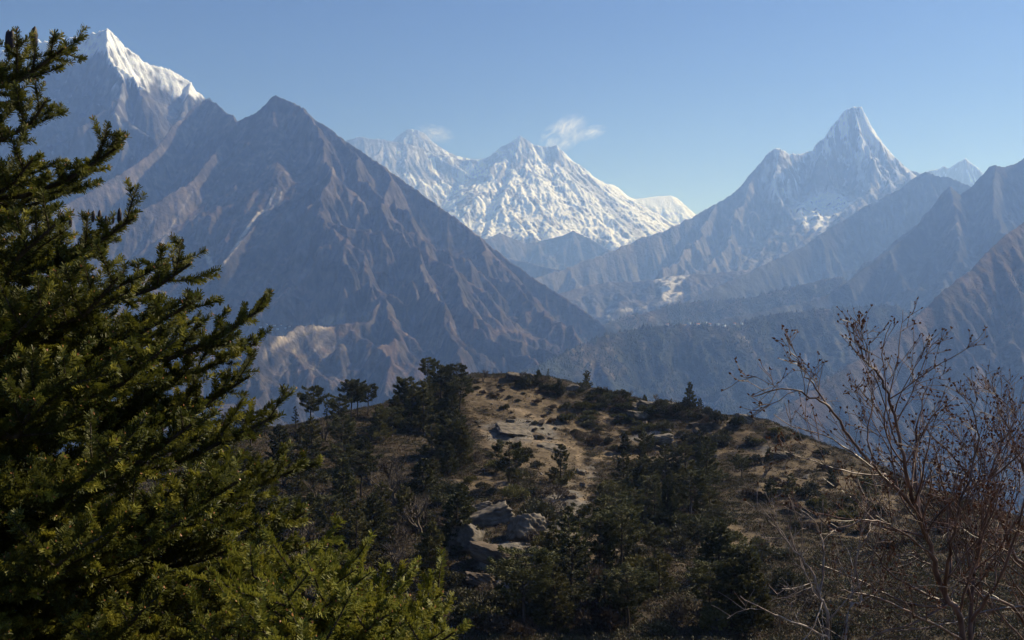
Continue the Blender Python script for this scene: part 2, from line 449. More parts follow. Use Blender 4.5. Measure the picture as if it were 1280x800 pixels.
def col_brown(X, Y, H, slope, nrm, curv, px, py, seed):
    C = rockcol(X, Y, H, slope, curv, seed, (0.058, 0.050, 0.045), (0.125, 0.102, 0.086))
    n = fbm(X, Y, 500, 5, seed + 80); n2 = fbm(X, Y, 90, 5, seed + 81)
    scrub = ss(-0.25, 0.25, n * 0.8 + n2 * 0.6 - (slope - 0.85) * 0.9 + (py - 250) / 160)
    C = mixc(C, (0.098, 0.066, 0.047), scrub * 0.85)
    dark = ss(0.05, 0.3, fbm(X, Y, 240, 5, seed + 82) + n2 * 0.5 + (py - 330) / 500)
    C = mixc(C, (0.040, 0.038, 0.033), dark * 0.7)
    scree = ss(0.16, 0.4, fbm(X, Y, 180, 4, seed + 83) - n2 * 0.3) * ss(1.0, 0.7, slope)
    C = mixc(C, (0.125, 0.108, 0.098), scree * 0.45)
    # pale slide scars and torrents seen on this face
    for pts, wd, st in (([(346, 232), (333, 262), (322, 268), (310, 285), (297, 305), (283, 325), (265, 345)], 1.7, 0.8),
                        ([(352, 240), (345, 256), (333, 268)], 1.2, 0.55),
                        ([(258, 315), (262, 328), (268, 340)], 3.0, 0.9),
                        ([(240, 240), (222, 270), (205, 300), (195, 330)], 1.2, 0.35),
                        ([(205, 315), (180, 360), (170, 400)], 1.2, 0.3)):
        d, t = polydist(px, py, pts)
        C = mixc(C, (0.42, 0.37, 0.32), ss(wd + 1.2, wd * 0.5, d + n2 * 2.5) * min(1, st * 1.3))
    d, t = polydist(px, py, [(430, 392), (408, 404), (378, 414), (352, 424), (338, 438), (334, 452)])
    C = mixc(C, (0.36, 0.30, 0.23), ss(9, 1, d + n2 * 7) * 0.95 * ss(-1.5, 1, 3 + np.interp(px, [330, 430], [430, 395]) - py + 18))
    fl = ss(0.05, 0.3, fbm(px * 0.9 + py * 0.75, (py - px) * 0.08, 9, 3, 5)) * softpoly(px, py, [(350, 428), (420, 410), (470, 470), (500, 520), (380, 520), (335, 455)], 12)
    C = mixc(C, (0.26, 0.22, 0.17), fl * 0.35)
    return C

def col_everest(X, Y, H, slope, nrm, curv, px, py, seed):
    C = rockcol(X, Y, H, slope, curv, seed, (0.11, 0.107, 0.11), (0.19, 0.18, 0.17))
    n = fbm(X, Y, 350, 5, seed + 70); n2 = fbm(X, Y, 80, 4, seed + 71)
    # rock shows where steep and on the bands under the summits
    s3 = fbm(X * 0.93 + Y * 0.35, (Y * 0.93 - X * 0.35) / 6, 75, 5, seed + 77)
    rockm = ss(1.0, 1.5, slope * 0.8 + n * 0.9 + s3 * 1.6)
    rockm = np.maximum(rockm, 0.95 * ss(-0.02, 0.16, s3 * 1.3 + n * 0.8 + 0.42 - (py - 165) / 200 - (px - 590) / 420))
    rockm = np.maximum(rockm, ss(0.1, 0.5, n + n2 * 0.4 - (px - 620) / 500) * 0.55 * ss(0.9, 1.3, slope + n2))
    m = 1 - rockm * 0.93
    summit = softpoly(px, py, [(492, 185), (505, 166), (520, 165), (545, 182), (560, 196), (500, 200)], 5)
    m = np.where(summit > 0.5, np.minimum(m, 0.25 + 0.6 * ss(-0.1, 0.3, n2)), m)
    band = ss(10, 2, polydist(px, py, [(700, 196), (720, 222), (745, 238), (775, 268), (800, 295)])[0] + n2 * 6)
    m = m * (1 - 0.6 * band)
    low = np.interp(px, [420, 560, 640, 670, 700, 730, 770, 800, 900], [300, 300, 298, 302, 300, 305, 318, 322, 300])
    m = m * ss(6, -10, py - low + n * 22 + n2 * 10)
    C = mixc(C, SNOW, m)
    return C

def col_right_snow(X, Y, H, slope, nrm, curv, px, py, seed):
    C = rockcol(X, Y, H, slope, curv, seed, (0.15, 0.145, 0.15), (0.24, 0.225, 0.215))
    n = fbm(X, Y, 350, 5, seed + 70); n2 = fbm(X, Y, 80, 4, seed + 71)
    m = 1 - ss(1.3, 1.8, slope + n * 0.6) * 0.7
    return mixc(C, SNOW, m)

def col_ama(X, Y, H, slope, nrm, curv, px, py, seed):
    C = rockcol(X, Y, H, slope, curv, seed, (0.075, 0.072, 0.074), (0.15, 0.135, 0.125))
    n = fbm(X, Y, 260, 5, seed + 70); n2 = fbm(X, Y, 60, 4, seed + 71)
    top = ss(262, 150, py) * ss(930, 990, px)
    s3 = fbm(X, Y / 6, 55, 5, seed + 77)
    m = ss(-0.08, 0.06, n * 1.0 + s3 * 1.3 - (slope - 1.6) * 0.3 + top * 0.42 - 0.16) * np.sqrt(top)
    lf = softpoly(px, py, [(962, 188), (985, 184), (1010, 215), (1000, 240), (985, 250), (962, 250), (950, 225)], 8)
    m = np.maximum(m, lf * ss(-0.3, 0.2, n2 * 1.2 + n) * 0.85)
    gl = softpoly(px, py, [(985, 262), (1015, 243), (1035, 236), (1055, 243), (1068, 255), (1045, 270), (1028, 290), (1005, 285)], 7)
    m = np.maximum(m, gl * ss(-0.35, -0.1, n2 * 1.3 + 0.1))
    C = mixc(C, (0.13, 0.115, 0.10), ss(265, 320, py) * 0.8)
    C = mixc(C, SNOW, np.clip(m, 0, 1) * 0.9)
    for pts, wd, st in (([(752, 312), (765, 300), (790, 290), (800, 285)], 2, 0.4), ([(905, 270), (925, 285), (942, 302)], 1.5, 0.35)):
        d, t = polydist(px, py, pts); C = mixc(C, (0.45, 0.42, 0.38), ss(wd + 1, wd * 0.4, d + n2 * 2) * st)
    return C

def col_ridge(X, Y, H, slope, nrm, curv, px, py, seed):
    C = rockcol(X, Y, H, slope, curv, seed, (0.045, 0.042, 0.042), (0.095, 0.083, 0.074))
    n = fbm(X, Y, 400, 5, seed + 80); n2 = fbm(X, Y, 90, 5, seed + 81)
    C = mixc(C, (0.062, 0.05, 0.041), ss(-0.2, 0.3, n + n2 * 0.5 - (slope - 0.9)) * 0.8)
    C = mixc(C, (0.19, 0.16, 0.135), ss(0.2, 0.45, fbm(X, Y, 170, 4, seed + 83)) * 0.55)
    return C

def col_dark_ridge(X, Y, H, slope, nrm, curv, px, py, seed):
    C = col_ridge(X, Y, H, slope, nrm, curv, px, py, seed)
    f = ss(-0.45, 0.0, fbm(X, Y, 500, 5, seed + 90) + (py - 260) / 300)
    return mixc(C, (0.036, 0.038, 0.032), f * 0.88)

def col_far_low(X, Y, H, slope, nrm, curv, px, py, seed):
    C = col_ridge(X, Y, H, slope, nrm, curv, px, py, seed)
    n2 = fbm(X, Y, 60, 4, seed + 88)
    w_ = softpoly(px, py, [(818, 350), (835, 345), (862, 344), (845, 358), (838, 366), (852, 366), (838, 378), (830, 378), (826, 362)], 2.5)
    C = mixc(C, (0.75, 0.70, 0.62), w_ * ss(-0.4, 0.1, n2))
    for pts in ([(760, 388), (800, 386), (822, 380), (845, 374)], [(740, 330), (770, 322)], [(760, 395), (775, 408)]):
        d, t = polydist(px, py, pts); C = mixc(C, (0.4, 0.37, 0.33), ss(3.2, 0.5, d + n2 * 4) * 0.6)
    return C

def col_forest(X, Y, H, slope, nrm, curv, px, py, seed):
    n = fbm(X, Y, 300, 5, seed + 80); n2 = fbm(X, Y, 50, 4, seed + 81)
    C = np.zeros(X.shape + (3,), np.float32) + np.asarray((0.030, 0.036, 0.026), np.float32)
    C = mixc(C, (0.075, 0.062, 0.045), ss(-0.1, 0.35, n + n2 * 0.35))
    C = mixc(C, (0.23, 0.195, 0.16), ss(0.33, 0.5, n2 + n * 0.4) * 0.65)
    return C

# far snow wall: the highest massif, its right-hand neighbour behind, the dark hills at its foot
mountain("snow_mountain", "highest snow massif with blowing plume, far beyond the brown pyramid mountain",
    [[(380, 190, 14500), (430, 176, 14550), (447, 171, 14550), (455, 171, 14550), (462, 173, 14550), (480, 174, 14580), (497, 178, 14600), (520, 183, 14620), (548, 192, 14620),
      (580, 200, 14600), (600, 199, 14580), (612, 195, 14560), (625, 184, 14530), (640, 176, 14500), (650, 169, 14480), (657, 173, 14450), (668, 181, 14420), (684, 183, 14400),
      (696, 181, 14400), (710, 195, 14520), (725, 211, 14680), (745, 229, 14880), (765, 249, 15080), (790, 272, 15300), (812, 292, 15480), (835, 312, 15650)],
     [(488, 178, 16300), (500, 167, 16200), (510, 161, 16150), (522, 162, 16150), (531, 167, 16200), (542, 178, 16300), (555, 187, 16400), (570, 194, 16500), (600, 200, 16600)]],
    -3600, 3000, 10300, 16900, 11, -300, (0.52, 0.85, 320), True, 21, col_everest, M_FAR, crag=0.12, l2=False, ero=(0.16, 0.42), crestj=14, jag=16, s1=260, length=2400, decl=0.72,
    prof1=(0.8, 1.25, 260), front=(0.35, -0.93), warp=(600, 60), rock=(700, 70), fine=(80, 7), damp=350, aniso=3.0,
    handspurs=[[(560, 198, 14600), (598, 226, 14230), (630, 262, 13830), (668, 296, 13400)], [(480, 176, 14570), (520, 214, 14180), (560, 250, 13800), (600, 285, 13450)],
               [(540, 191, 14600), (580, 214, 14280), (615, 246, 13900), (650, 280, 13550), (690, 300, 13250)],
               [(650, 171, 14480), (662, 200, 14200), (680, 235, 13900), (700, 275, 13500), (715, 300, 13300)],
               [(600, 200, 14560), (625, 225, 14200), (650, 250, 13880), (672, 282, 13550)],
               [(696, 184, 14280), (702, 215, 14050), (712, 250, 13750), (730, 285, 13450)],
               [(447, 174, 14540), (475, 205, 14250), (510, 240, 13900), (545, 275, 13600)]])
mountain("snow_shoulder", "smooth bright white snow dome right of the highest massif",
    [[(700, 205, 15350), (730, 215, 15500), (752, 232, 15620), (760, 229, 15670), (768, 231, 15720), (775, 236, 15780), (785, 245, 15860), (793, 248, 15920), (806, 247, 16000), (822, 245, 16100), (838, 244, 16200), (846, 247, 16260), (852, 252, 16310),
      (858, 259, 16360), (867, 267, 16430), (885, 285, 16560), (910, 310, 16700)]],
    800, 4200, 13600, 17500, 15, 0, (0.55, 0.75, 700), True, 31, col_right_snow, M_FAR, crag=0.15, ero=(0.25, 0.0), jag=3, s1=520, length=1500, decl=0.55,
    prof1=(0.62, 0.7, 400), rock=(400, 26), fine=(120, 8), l2=False)
mountain("small_snow_peak", "small white peak behind the right end of the sharp horn mountain",
    [[(1120, 240, 13800), (1150, 218, 13700), (1162, 212, 13650), (1175, 209, 13600), (1180, 206, 13600), (1186, 209, 13600), (1195, 203, 13600), (1207, 196, 13600), (1213, 201, 13600), (1222, 207, 13550), (1230, 217, 13500), (1260, 240, 13400)]],
    5000, 7400, 12300, 14200, 12, 300, (0.8, 1.6, 300), True, 41, col_everest, M_FAR, crag=0.35, jag=8, s1=220, length=900, decl=0.8, prof1=(1.0, 1.5, 200), fine=(60, 12), aniso=4.0)
mountain("horn_mountain", "sharp horn shaped peak with ice patches and hanging glacier at right",
    [[(640, 352, 8300), (700, 336, 8700), (740, 320, 8950), (780, 305, 9200), (825, 288, 9500), (867, 269, 9750), (895, 253, 9900), (915, 241, 10000), (935, 219, 10150), (950, 202, 10250), (962, 188, 10300),
      (968, 185, 10300), (975, 183, 10320), (985, 190, 10350), (1000, 190, 10400), (1010, 188, 10450), (1019, 186, 10500), (1020, 178, 10520), (1030, 170, 10550), (1038, 158, 10560), (1046, 150, 10570),
      (1051, 143, 10580), (1056, 137, 10590), (1061, 134, 10600), (1068, 132, 10600), (1077, 133, 10600), (1082, 142, 10600), (1086, 150, 10600), (1089, 164, 10580), (1098, 178, 10560), (1110, 194, 10520), (1120, 205, 10500),
      (1135, 211, 10450), (1150, 214, 10400), (1165, 218, 10350), (1200, 235, 10300), (1260, 260, 10200)]],
    -200, 5400, 6700, 11300, 10, -560, (0.46, 1.75, 240), True, 51, col_ama, M_FAR, crag=0.45, bench=[((1027, 262, 9850), 270, 0.42, 22), ((985, 212, 10120), 120, 0.7, 10)], crestj=13, jag=9, s1=300, length=1700, decl=0.50, front=(-0.15, -0.99),
    prof1=(0.95, 1.7, 260), rock=(300, 55), fine=(70, 10), warp=(500, 60), damp=300,
    handspurs=[[(1046, 151, 10560), (1030, 185, 10250), (1038, 215, 9950), (1055, 240, 9700)],
               [(1089, 166, 10570), (1104, 196, 10330), (1122, 222, 10080)],
               [(1019, 187, 10490), (1008, 215, 10250), (1012, 240, 10000)],
               [(975, 184, 10310), (968, 215, 10050), (975, 250, 9750), (1000, 285, 9400), (990, 320, 9000), (960, 350, 8500)],
               [(1068, 134, 10590), (1075, 165, 10350), (1095, 195, 10150), (1120, 225, 9900), (1135, 255, 9600)],
               [(950, 203, 10230), (930, 240, 9900), (920, 275, 9500), (905, 305, 9000), (870, 335, 8400)],
               [(895, 254, 9880), (880, 285, 9400), (860, 310, 8900), (830, 335, 8300)]])
mountain("snowline_hills", "blue brown hills at the foot of the far snow wall",
    [[(560, 300, 10600), (600, 300, 11000), (625, 290, 11200), (640, 296, 11300), (655, 303, 11350), (673, 301, 11400), (700, 294, 11450), (716, 287, 11450), (735, 296, 11400), (757, 309, 11300), (775, 318, 11200), (800, 330, 11000), (840, 345, 10800)],
     [(600, 318, 9800), (640, 322, 9700), (680, 332, 9500), (720, 340, 9200), (760, 360, 8800)]],
    -1400, 2600, 8000, 12000, 13, -560, (0.5, 0.9, 300), True, 61, col_ridge, M_FAR, jag=6, s1=300, length=1500, decl=0.4, damp=250)
mountain("rear_left_mountain", "snow capped rock mountain rising behind the fir tree at the left",
    [[(-260, 40, 8091), (-150, 75, 7917), (-60, 70, 7743), (0, 62, 7569), (22, 54, 7526), (45, 49, 7482), (62, 49, 7465), (84, 44, 7447), (104, 44, 7430), (122, 37, 7412), (133, 33, 7395), (140, 38, 7430), (150, 49, 7482), (165, 62, 7552),
      (183, 76, 7639), (200, 82, 7717), (215, 86, 7769), (226, 92, 7813), (238, 101, 7847), (246, 112, 7865), (258, 119, 7882), (275, 131, 7900), (300, 152, 7917), (340, 190, 7917), (420, 260, 7830)]],
    -5500, -700, 3700, 8300, 9, -500, (0.6, 1.7, 330), True, 71, col_left_snowy, M_FAR, crestj=17, jag=5, s1=300, length=1900, decl=0.6, front=(0.1, -1.0),
    prof1=(0.85, 1.5, 280), rock=(280, 60), fine=(70, 12), damp=300,
    handspurs=[[(133, 36, 7378), (141, 70, 7090), (148, 110, 6742), (150, 150, 6394), (150, 190, 6090), (160, 240, 5742)],
               [(238, 103, 7830), (225, 135, 7438), (208, 165, 7047), (195, 200, 6612)],
               [(60, 52, 7456), (50, 110, 7047), (60, 170, 6612), (70, 230, 6177), (90, 300, 5568)]])
mountain("pyramid_mountain", "big brown pyramid mountain with bare rocky slopes behind the knoll",
    [[(-120, 400, 4300), (-40, 365, 4500), (40, 330, 4750), (120, 288, 4980), (200, 250, 5200), (240, 226, 5400), (262, 196, 5620), (278, 180, 5780), (288, 165, 5920), (295, 151, 6050), (303, 147, 6045), (311, 143, 6040), (321, 139, 6020), (325, 136, 6010), (331, 129, 6000), (337, 122, 5990),
      (345, 117, 5980), (355, 123, 5963), (368, 128, 5941), (380, 135, 5921), (395, 149, 5896), (405, 154, 5880), (425, 170, 5851), (447, 185, 5820), (480, 207, 5780), (520, 236, 5720), (560, 264, 5660), (600, 294, 5600),
      (640, 327, 5540), (680, 354, 5470), (720, 380, 5400), (750, 402, 5340), (775, 424, 5280), (810, 455, 5200)],
     [(295, 152, 6060), (291, 143, 6180), (284, 141, 6300), (279, 137, 6400), (271, 128, 6500), (265, 126, 6580), (259, 122, 6660)],
     [(259, 123, 6660), (246, 129, 6600), (238, 136, 6540), (228, 148, 6460), (216, 155, 6350), (205, 172, 6200), (196, 184, 6080), (180, 197, 5950), (150, 216, 5750), (110, 240, 5550), (60, 268, 5300), (-20, 300, 5050), (-120, 330, 4900)],
     [(323, 140, 6000), (326, 162, 5850), (330, 190, 5640), (336, 210, 5450), (343, 230, 5280), (335, 258, 5050), (310, 290, 4800), (280, 325, 4560)]],
    -3700, 900, 2600, 7100, 5, -760, (0.56, 1.25, 260), True, 81, col_brown, M_MID, crestj=10, jag=5, s1=620, length=1900, decl=0.50, front=(0.12, -0.99),
    prof1=(0.78, 1.1, 260), warp=(700, 130), mott=1.0, rock=(260, 42), fine=(45, 7), damp=260, dig=[((355, 168, 5780), 85, 150), ((360, 196, 5540), 110, 240), ((354, 218, 5360), 90, 170)],
    handspurs=[[(378, 132, 5890), (384, 165, 5560), (400, 205, 5180), (420, 260, 4750), (440, 310, 4500), (450, 360, 4150), (440, 400, 3850), (390, 412, 3600), (345, 432, 3450), (300, 470, 3300)],
               [(480, 208, 5770), (500, 250, 5330), (540, 300, 4880), (580, 345, 4500), (620, 400, 4100), (650, 440, 3850)],
               [(425, 171, 5840), (450, 215, 5400), (490, 270, 4930), (530, 330, 4450), (560, 390, 4050), (570, 440, 3700)],
               [(450, 360, 4150), (480, 400, 3850), (500, 450, 3500), (505, 500, 3250)],
               [(600, 296, 5590), (630, 340, 5180), (665, 385, 4780), (700, 420, 4450)]])
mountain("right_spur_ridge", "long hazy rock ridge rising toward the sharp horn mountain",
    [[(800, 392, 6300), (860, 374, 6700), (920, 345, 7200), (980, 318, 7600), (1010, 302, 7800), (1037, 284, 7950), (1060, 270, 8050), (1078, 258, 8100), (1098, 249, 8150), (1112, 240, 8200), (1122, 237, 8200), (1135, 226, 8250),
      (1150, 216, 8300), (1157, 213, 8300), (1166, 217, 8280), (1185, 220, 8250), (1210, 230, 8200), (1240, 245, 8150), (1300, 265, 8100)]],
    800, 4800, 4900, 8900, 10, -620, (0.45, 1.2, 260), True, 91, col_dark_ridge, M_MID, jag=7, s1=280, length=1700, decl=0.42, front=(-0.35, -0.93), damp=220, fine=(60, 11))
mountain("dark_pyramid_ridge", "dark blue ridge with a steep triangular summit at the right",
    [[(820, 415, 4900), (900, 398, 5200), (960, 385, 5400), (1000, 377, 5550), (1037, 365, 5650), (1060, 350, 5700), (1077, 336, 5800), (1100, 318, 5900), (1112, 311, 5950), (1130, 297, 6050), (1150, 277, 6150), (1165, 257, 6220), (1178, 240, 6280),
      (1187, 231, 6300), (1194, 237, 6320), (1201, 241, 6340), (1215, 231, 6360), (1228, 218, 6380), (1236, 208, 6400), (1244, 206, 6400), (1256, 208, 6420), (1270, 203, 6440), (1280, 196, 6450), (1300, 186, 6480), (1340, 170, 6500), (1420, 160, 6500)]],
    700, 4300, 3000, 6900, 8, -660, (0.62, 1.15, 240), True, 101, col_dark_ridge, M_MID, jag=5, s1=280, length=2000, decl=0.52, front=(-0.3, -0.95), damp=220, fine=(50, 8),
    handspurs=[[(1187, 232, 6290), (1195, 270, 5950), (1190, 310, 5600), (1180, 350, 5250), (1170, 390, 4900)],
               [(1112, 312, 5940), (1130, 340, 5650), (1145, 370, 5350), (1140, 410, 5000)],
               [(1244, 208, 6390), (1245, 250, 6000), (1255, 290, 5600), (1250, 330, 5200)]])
mountain("near_right_ridge", "nearer brown green ridge sloping down from the right edge",
    [[(900, 560, 2500), (960, 525, 2750), (1010, 490, 2950), (1050, 462, 3100), (1095, 433, 3250), (1142, 397, 3400), (1160, 380, 3460), (1176, 364, 3500), (1200, 345, 3580), (1215, 335, 3620), (1225, 324, 3660), (1240, 308, 3720), (1259, 290, 3790), (1272, 281, 3840), (1290, 273, 3900), (1340, 255, 4000), (1450, 235, 4100)]],
    300, 3200, 1500, 4500, 6, -760, (0.58, 0.85, 240), True, 111, col_brown, M_MID, jag=4, s1=300, length=1700, decl=0.45, front=(-0.35, -0.93), damp=200, fine=(40, 6), rock=(170, 24))
mountain("far_forest_ridge", "hazy forested ridge above the valley floor beside the white landslide",
    [[(700, 425, 5200), (760, 402, 5500), (785, 394, 5600), (800, 391, 5650), (830, 383, 5750), (850, 378, 5800), (890, 375, 5850), (930, 372, 5900), (960, 366, 5950), (1000, 356, 6000), (1050, 345, 6050)]],
    100, 2600, 4200, 6500, 9, -640, (0.42, 0.6, 260), True, 121, col_forest, M_FOREST, ero=(0.5, 0.0), jag=4, s1=300, length=1000, decl=0.3, damp=200, rock=(200, 20))
mountain("valley_hills", "pale hazy low hills with a white landslide scar in the middle of the valley",
    [[(640, 380, 7200), (680, 372, 7500), (720, 360, 7800), (760, 352, 7900), (790, 352, 7900), (815, 349, 7850), (840, 344, 7850), (866, 342, 7850), (900, 340, 7900), (960, 335, 7900), (1020, 325, 7900)]],
    -200, 2700, 5900, 8300, 9, -600, (0.30, 0.5, 260), True, 131, col_far_low, M_FAR, ero=(0.5, 0.0), jag=4, s1=260, length=900, decl=0.22, damp=200, rock=(200, 22))
mountain("forested_ridge", "dark forested ridge with a tiny monastery village on its back",
    [[(560, 520, 2900), (620, 480, 3300), (660, 462, 3550), (690, 449, 3700), (720, 433, 3850), (750, 420, 3950), (775, 413, 4020), (800, 408, 4070), (830, 405, 4100), (850, 404, 4120), (880, 405, 4130), (905, 406, 4150), (925, 402, 4200),
      (950, 395, 4250), (980, 390, 4300), (1020, 386, 4350), (1060, 384, 4400), (1120, 380, 4450)]],
    -500, 1900, 1700, 4800, 7, -760, (0.50, 0.62, 260), True, 141, col_forest, M_FOREST, ero=(0.5, 0.0), jag=3.5, s1=260, length=1600, decl=0.40, damp=150, rock=(160, 24), fine=(26, 7))
# ------------------------------------------------------------------ the ground sheet and the near knoll
gs = 26000.0
n_ = 60
gx = np.linspace(-gs, gs, n_); XX, YY = np.meshgrid(gx, gx + 14000)
ZZ = -780 + fbm(XX, YY, 4000, 3, 3) * 60
idx = np.arange(n_ * n_).reshape(n_, n_)
o = mesh_np("valley_ground", np.stack([XX, YY, ZZ], -1).reshape(-1, 3), np.stack([idx[:-1, :-1], idx[:-1, 1:], idx[1:, 1:], idx[1:, :-1]], -1).reshape(-1, 4),
            M_FAR, col=np.tile(np.array([[0.10, 0.09, 0.07]]), (n_ * n_, 1)), smooth=True)
tag(o, "wide valley floor far below the ridges", "ground", None, "structure")

crest = [(0, 600, 170), (120, 580, 180), (200, 562, 190), (300, 540, 200), (380, 529, 215), (450, 517, 230), (520, 493, 245), (560, 473, 250), (600, 468, 255), (650, 469, 258), (700, 475, 258), (740, 487, 255), (800, 498, 248),
         (860, 509, 240), (900, 520, 235), (950, 529, 228), (1000, 546, 220), (1050, 564, 212), (1100, 584, 205), (1150, 606, 200), (1280, 650, 190)]
cp = [P(*c) for c in crest]
for c in crest:
    q = P(*c); cp.append(np.array([q[0] * 1.1, q[1] + 45, q[2] - 22])); cp.append(np.array([q[0] * 1.25, q[1] + 110, q[2] - 85]))
for c in [(600, 520, 215), (650, 540, 200), (700, 560, 195), (620, 600, 160), (640, 640, 140), (640, 700, 118), (640, 780, 98), (530, 540, 205),
          (450, 600, 165), (450, 700, 122), (350, 650, 138), (500, 780, 92), (300, 780, 90), (150, 700, 110), (760, 530, 225), (770, 570, 200), (800, 610, 172),
          (860, 630, 160), (930, 560, 205), (950, 610, 175), (1000, 650, 155), (900, 700, 125), (1050, 700, 130), (1200, 720, 120), (800, 780, 92), (1000, 790, 90), (1250, 790, 88)]:
    cp.append(P(*c))
for c in [(0, 0, -1.9), (15, 0, -3.2), (-15, 0, -3.2), (0, 5, -3.4), (-5, 7.5, -4.2), (4, 7, -4.0), (0, 15, -8), (-15, 20, -11), (15, 20, -11), (0, 40, -19), (-30, 40, -20), (30, 40, -20),
          (0, 65, -26), (45, 65, -27), (-45, 65, -27), (0, -20, 1), (40, -20, -3), (-40, -20, -3), (-90, 60, -30), (95, 60, -30), (-160, 100, -52), (170, 110, -50), (-190, 180, -75), (220, 190, -70), (-90, 0, -18), (100, 0, -18)]:
    cp.append(np.array(c, float))
cp = np.array(cp); CS = 100.0
def _tps(r2): return 0.5 * r2 * np.log(r2 + 1e-9)
_pp = cp[:, :2] / CS
_K = _tps(((_pp[:, None] - _pp[None]) ** 2).sum(-1)) + np.eye(len(_pp)) * 2e-4
_Q = np.c_[np.ones(len(_pp)), _pp]
_A = np.block([[_K, _Q], [_Q.T, np.zeros((3, 3))]])
_w = np.linalg.solve(_A, np.r_[cp[:, 2], np.zeros(3)])

def rockiness(x, y):
    px, py = to_px(x, y, base_h(x, y))
    m = np.zeros(np.shape(x), np.float32)
    for (cx, cy, rx, ry, s) in [(650, 537, 48, 15, 1), (700, 640, 45, 45, .7), (640, 720, 40, 60, .8), (740, 590, 12, 16, .5), (820, 510, 50, 16, .6), (810, 548, 30, 10, .7), (960, 560, 20, 12, .5)]:
        m = np.maximum(m, s * np.exp(-((px - cx) / rx) ** 2 - ((py - cy) / ry) ** 2))
    return m

def base_h(x, y):
    x = np.asarray(x, np.float64); y = np.asarray(y, np.float64)
    z = _w[-3] + _w[-2] * x / CS + _w[-1] * y / CS
    for (qx, qy), wi in zip(_pp, _w[:-3]):
        z = z + wi * _tps((x / CS - qx) ** 2 + (y / CS - qy) ** 2)
    return z

def knoll_h(x, y):
    x = np.asarray(x, np.float64); y = np.asarray(y, np.float64)
    z = base_h(x, y)
    far = ss(20, 70, np.hypot(x, y))
    z = z + far * (1.5 * fbm(x, y, 34, 3, 201) + 0.9 * fbm(x, y, 11, 4, 207)) + 0.22 * fbm(x, y, 2.6, 3, 213)
    ro = rockiness(x, y)
    st = fbm(x, y, 9, 3, 219) * 3.2
    z = z + far * ro * (np.round(st * 1.3) / 1.3 * 0.75 + 0.7 * (ridged(x, y, 5, 3, 223) - 0.4))
    # terraces worn by animals on the dry slopes
    z = z + far * 0.10 * np.sin(z * 4.2 + fbm(x, y, 20, 2, 229) * 6)
    edge = np.maximum(ss(285, 420, y), np.maximum(ss(150, 330, -x), ss(170, 360, x)))
    edge = np.maximum(edge, ss(-5, -60, y) * 0.15)
    return z - edge * 260 * (0.6 + 0.4 * edge)

KX0, KX1, KY0, KY1, KR = -360.0, 400.0, -60.0, 460.0, 0.85
def stretch(a, b, lo, hi, f, c):
    """grid lines f metres apart between lo and hi and c metres apart outside"""
    return np.r_[np.arange(a, lo, c), np.arange(lo, hi, f), np.arange(hi, b + c, c)]
kx = stretch(KX0, KX1, -130, 150, 0.6, 6.0); ky = stretch(KY0, KY1, -4, 285, 0.7, 6.0)
XX, YY = np.meshgrid(kx, ky)
ZZ = knoll_h(XX, YY)
gyy = np.gradient(ZZ, ky, axis=0); gxx = np.gradient(ZZ, kx, axis=1)
slope = np.hypot(gxx, gyy)
px, py = to_px(XX, YY, ZZ)
OPEN = [([(572, 480), (650, 472), (700, 498), (738, 515), (728, 556), (738, 600), (728, 650), (700, 650), (675, 600), (605, 562), (585, 520)], 1.0, 8),
        ([(735, 498), (795, 510), (775, 545), (830, 556), (940, 535), (1010, 552), (1090, 585), (1160, 640), (1080, 680), (960, 640), (930, 572), (830, 582), (740, 575)], 0.76, 12),
        ([(850, 655), (905, 645), (960, 680), (940, 720), (880, 712)], 0.8, 10), ([(590, 690), (690, 680), (690, 760), (640, 790), (610, 760)], 0.7, 12), ([(690, 655), (790, 645), (800, 700), (760, 730), (700, 720)], 0.75, 10), ([(570, 600), (640, 590), (640, 610), (580, 615)], 0.8, 5)]
def openness(x, y, px, py):
    """1 on open dry grass, 0 under scrub and wood"""
    m = np.zeros(np.shape(x), np.float32)
    for pl, w_, e in OPEN: m = np.maximum(m, w_ * softpoly(px, py, pl, e))
    nn = fbm(x, y, 18, 4, 301) * 0.8 + fbm(x, y, 4.5, 4, 305)
    return ss(0.30, 0.62, m + 1.8 * nn * (0.30 + m) - 0.17)
n1 = fbm(XX, YY, 18, 4, 301); n2 = fbm(XX, YY, 4.5, 4, 305); n3 = fbm(XX, YY, 1.6, 3, 309)
C = np.zeros(XX.shape + (3,), np.float32) + np.asarray((0.050, 0.039, 0.028), np.float32)
C = mixc(C, (0.085, 0.066, 0.045), ss(-0.1, 0.35, n2 * 0.7 + n3 * 0.7))
op = openness(XX, YY, px, py)
C = mixc(C, (0.115, 0.087, 0.056), op)
C = mixc(C, (0.105, 0.077, 0.050), op * ss(-0.05, 0.3, n2 * 0.6 + n3 * 0.6))
C = mixc(C, (0.185, 0.145, 0.098), op * ss(0.2, 0.45, n3 * 0.8 + n1 * 0.4) * 0.7)
ro = rockiness(XX, YY)
C = mixc(C, (0.165, 0.148, 0.128), ss(0.30, 0.55, ro + n2 * 0.45) * 0.9)
C = mixc(C, (0.12, 0.11, 0.10), ss(0.30, 0.55, ro + n2 * 0.4) * ss(0.05, 0.3, n3) * 0.8)
C = mixc(C, (0.13, 0.115, 0.10), ss(0.75, 1.15, slope + n3 * 0.3) * 0.7)
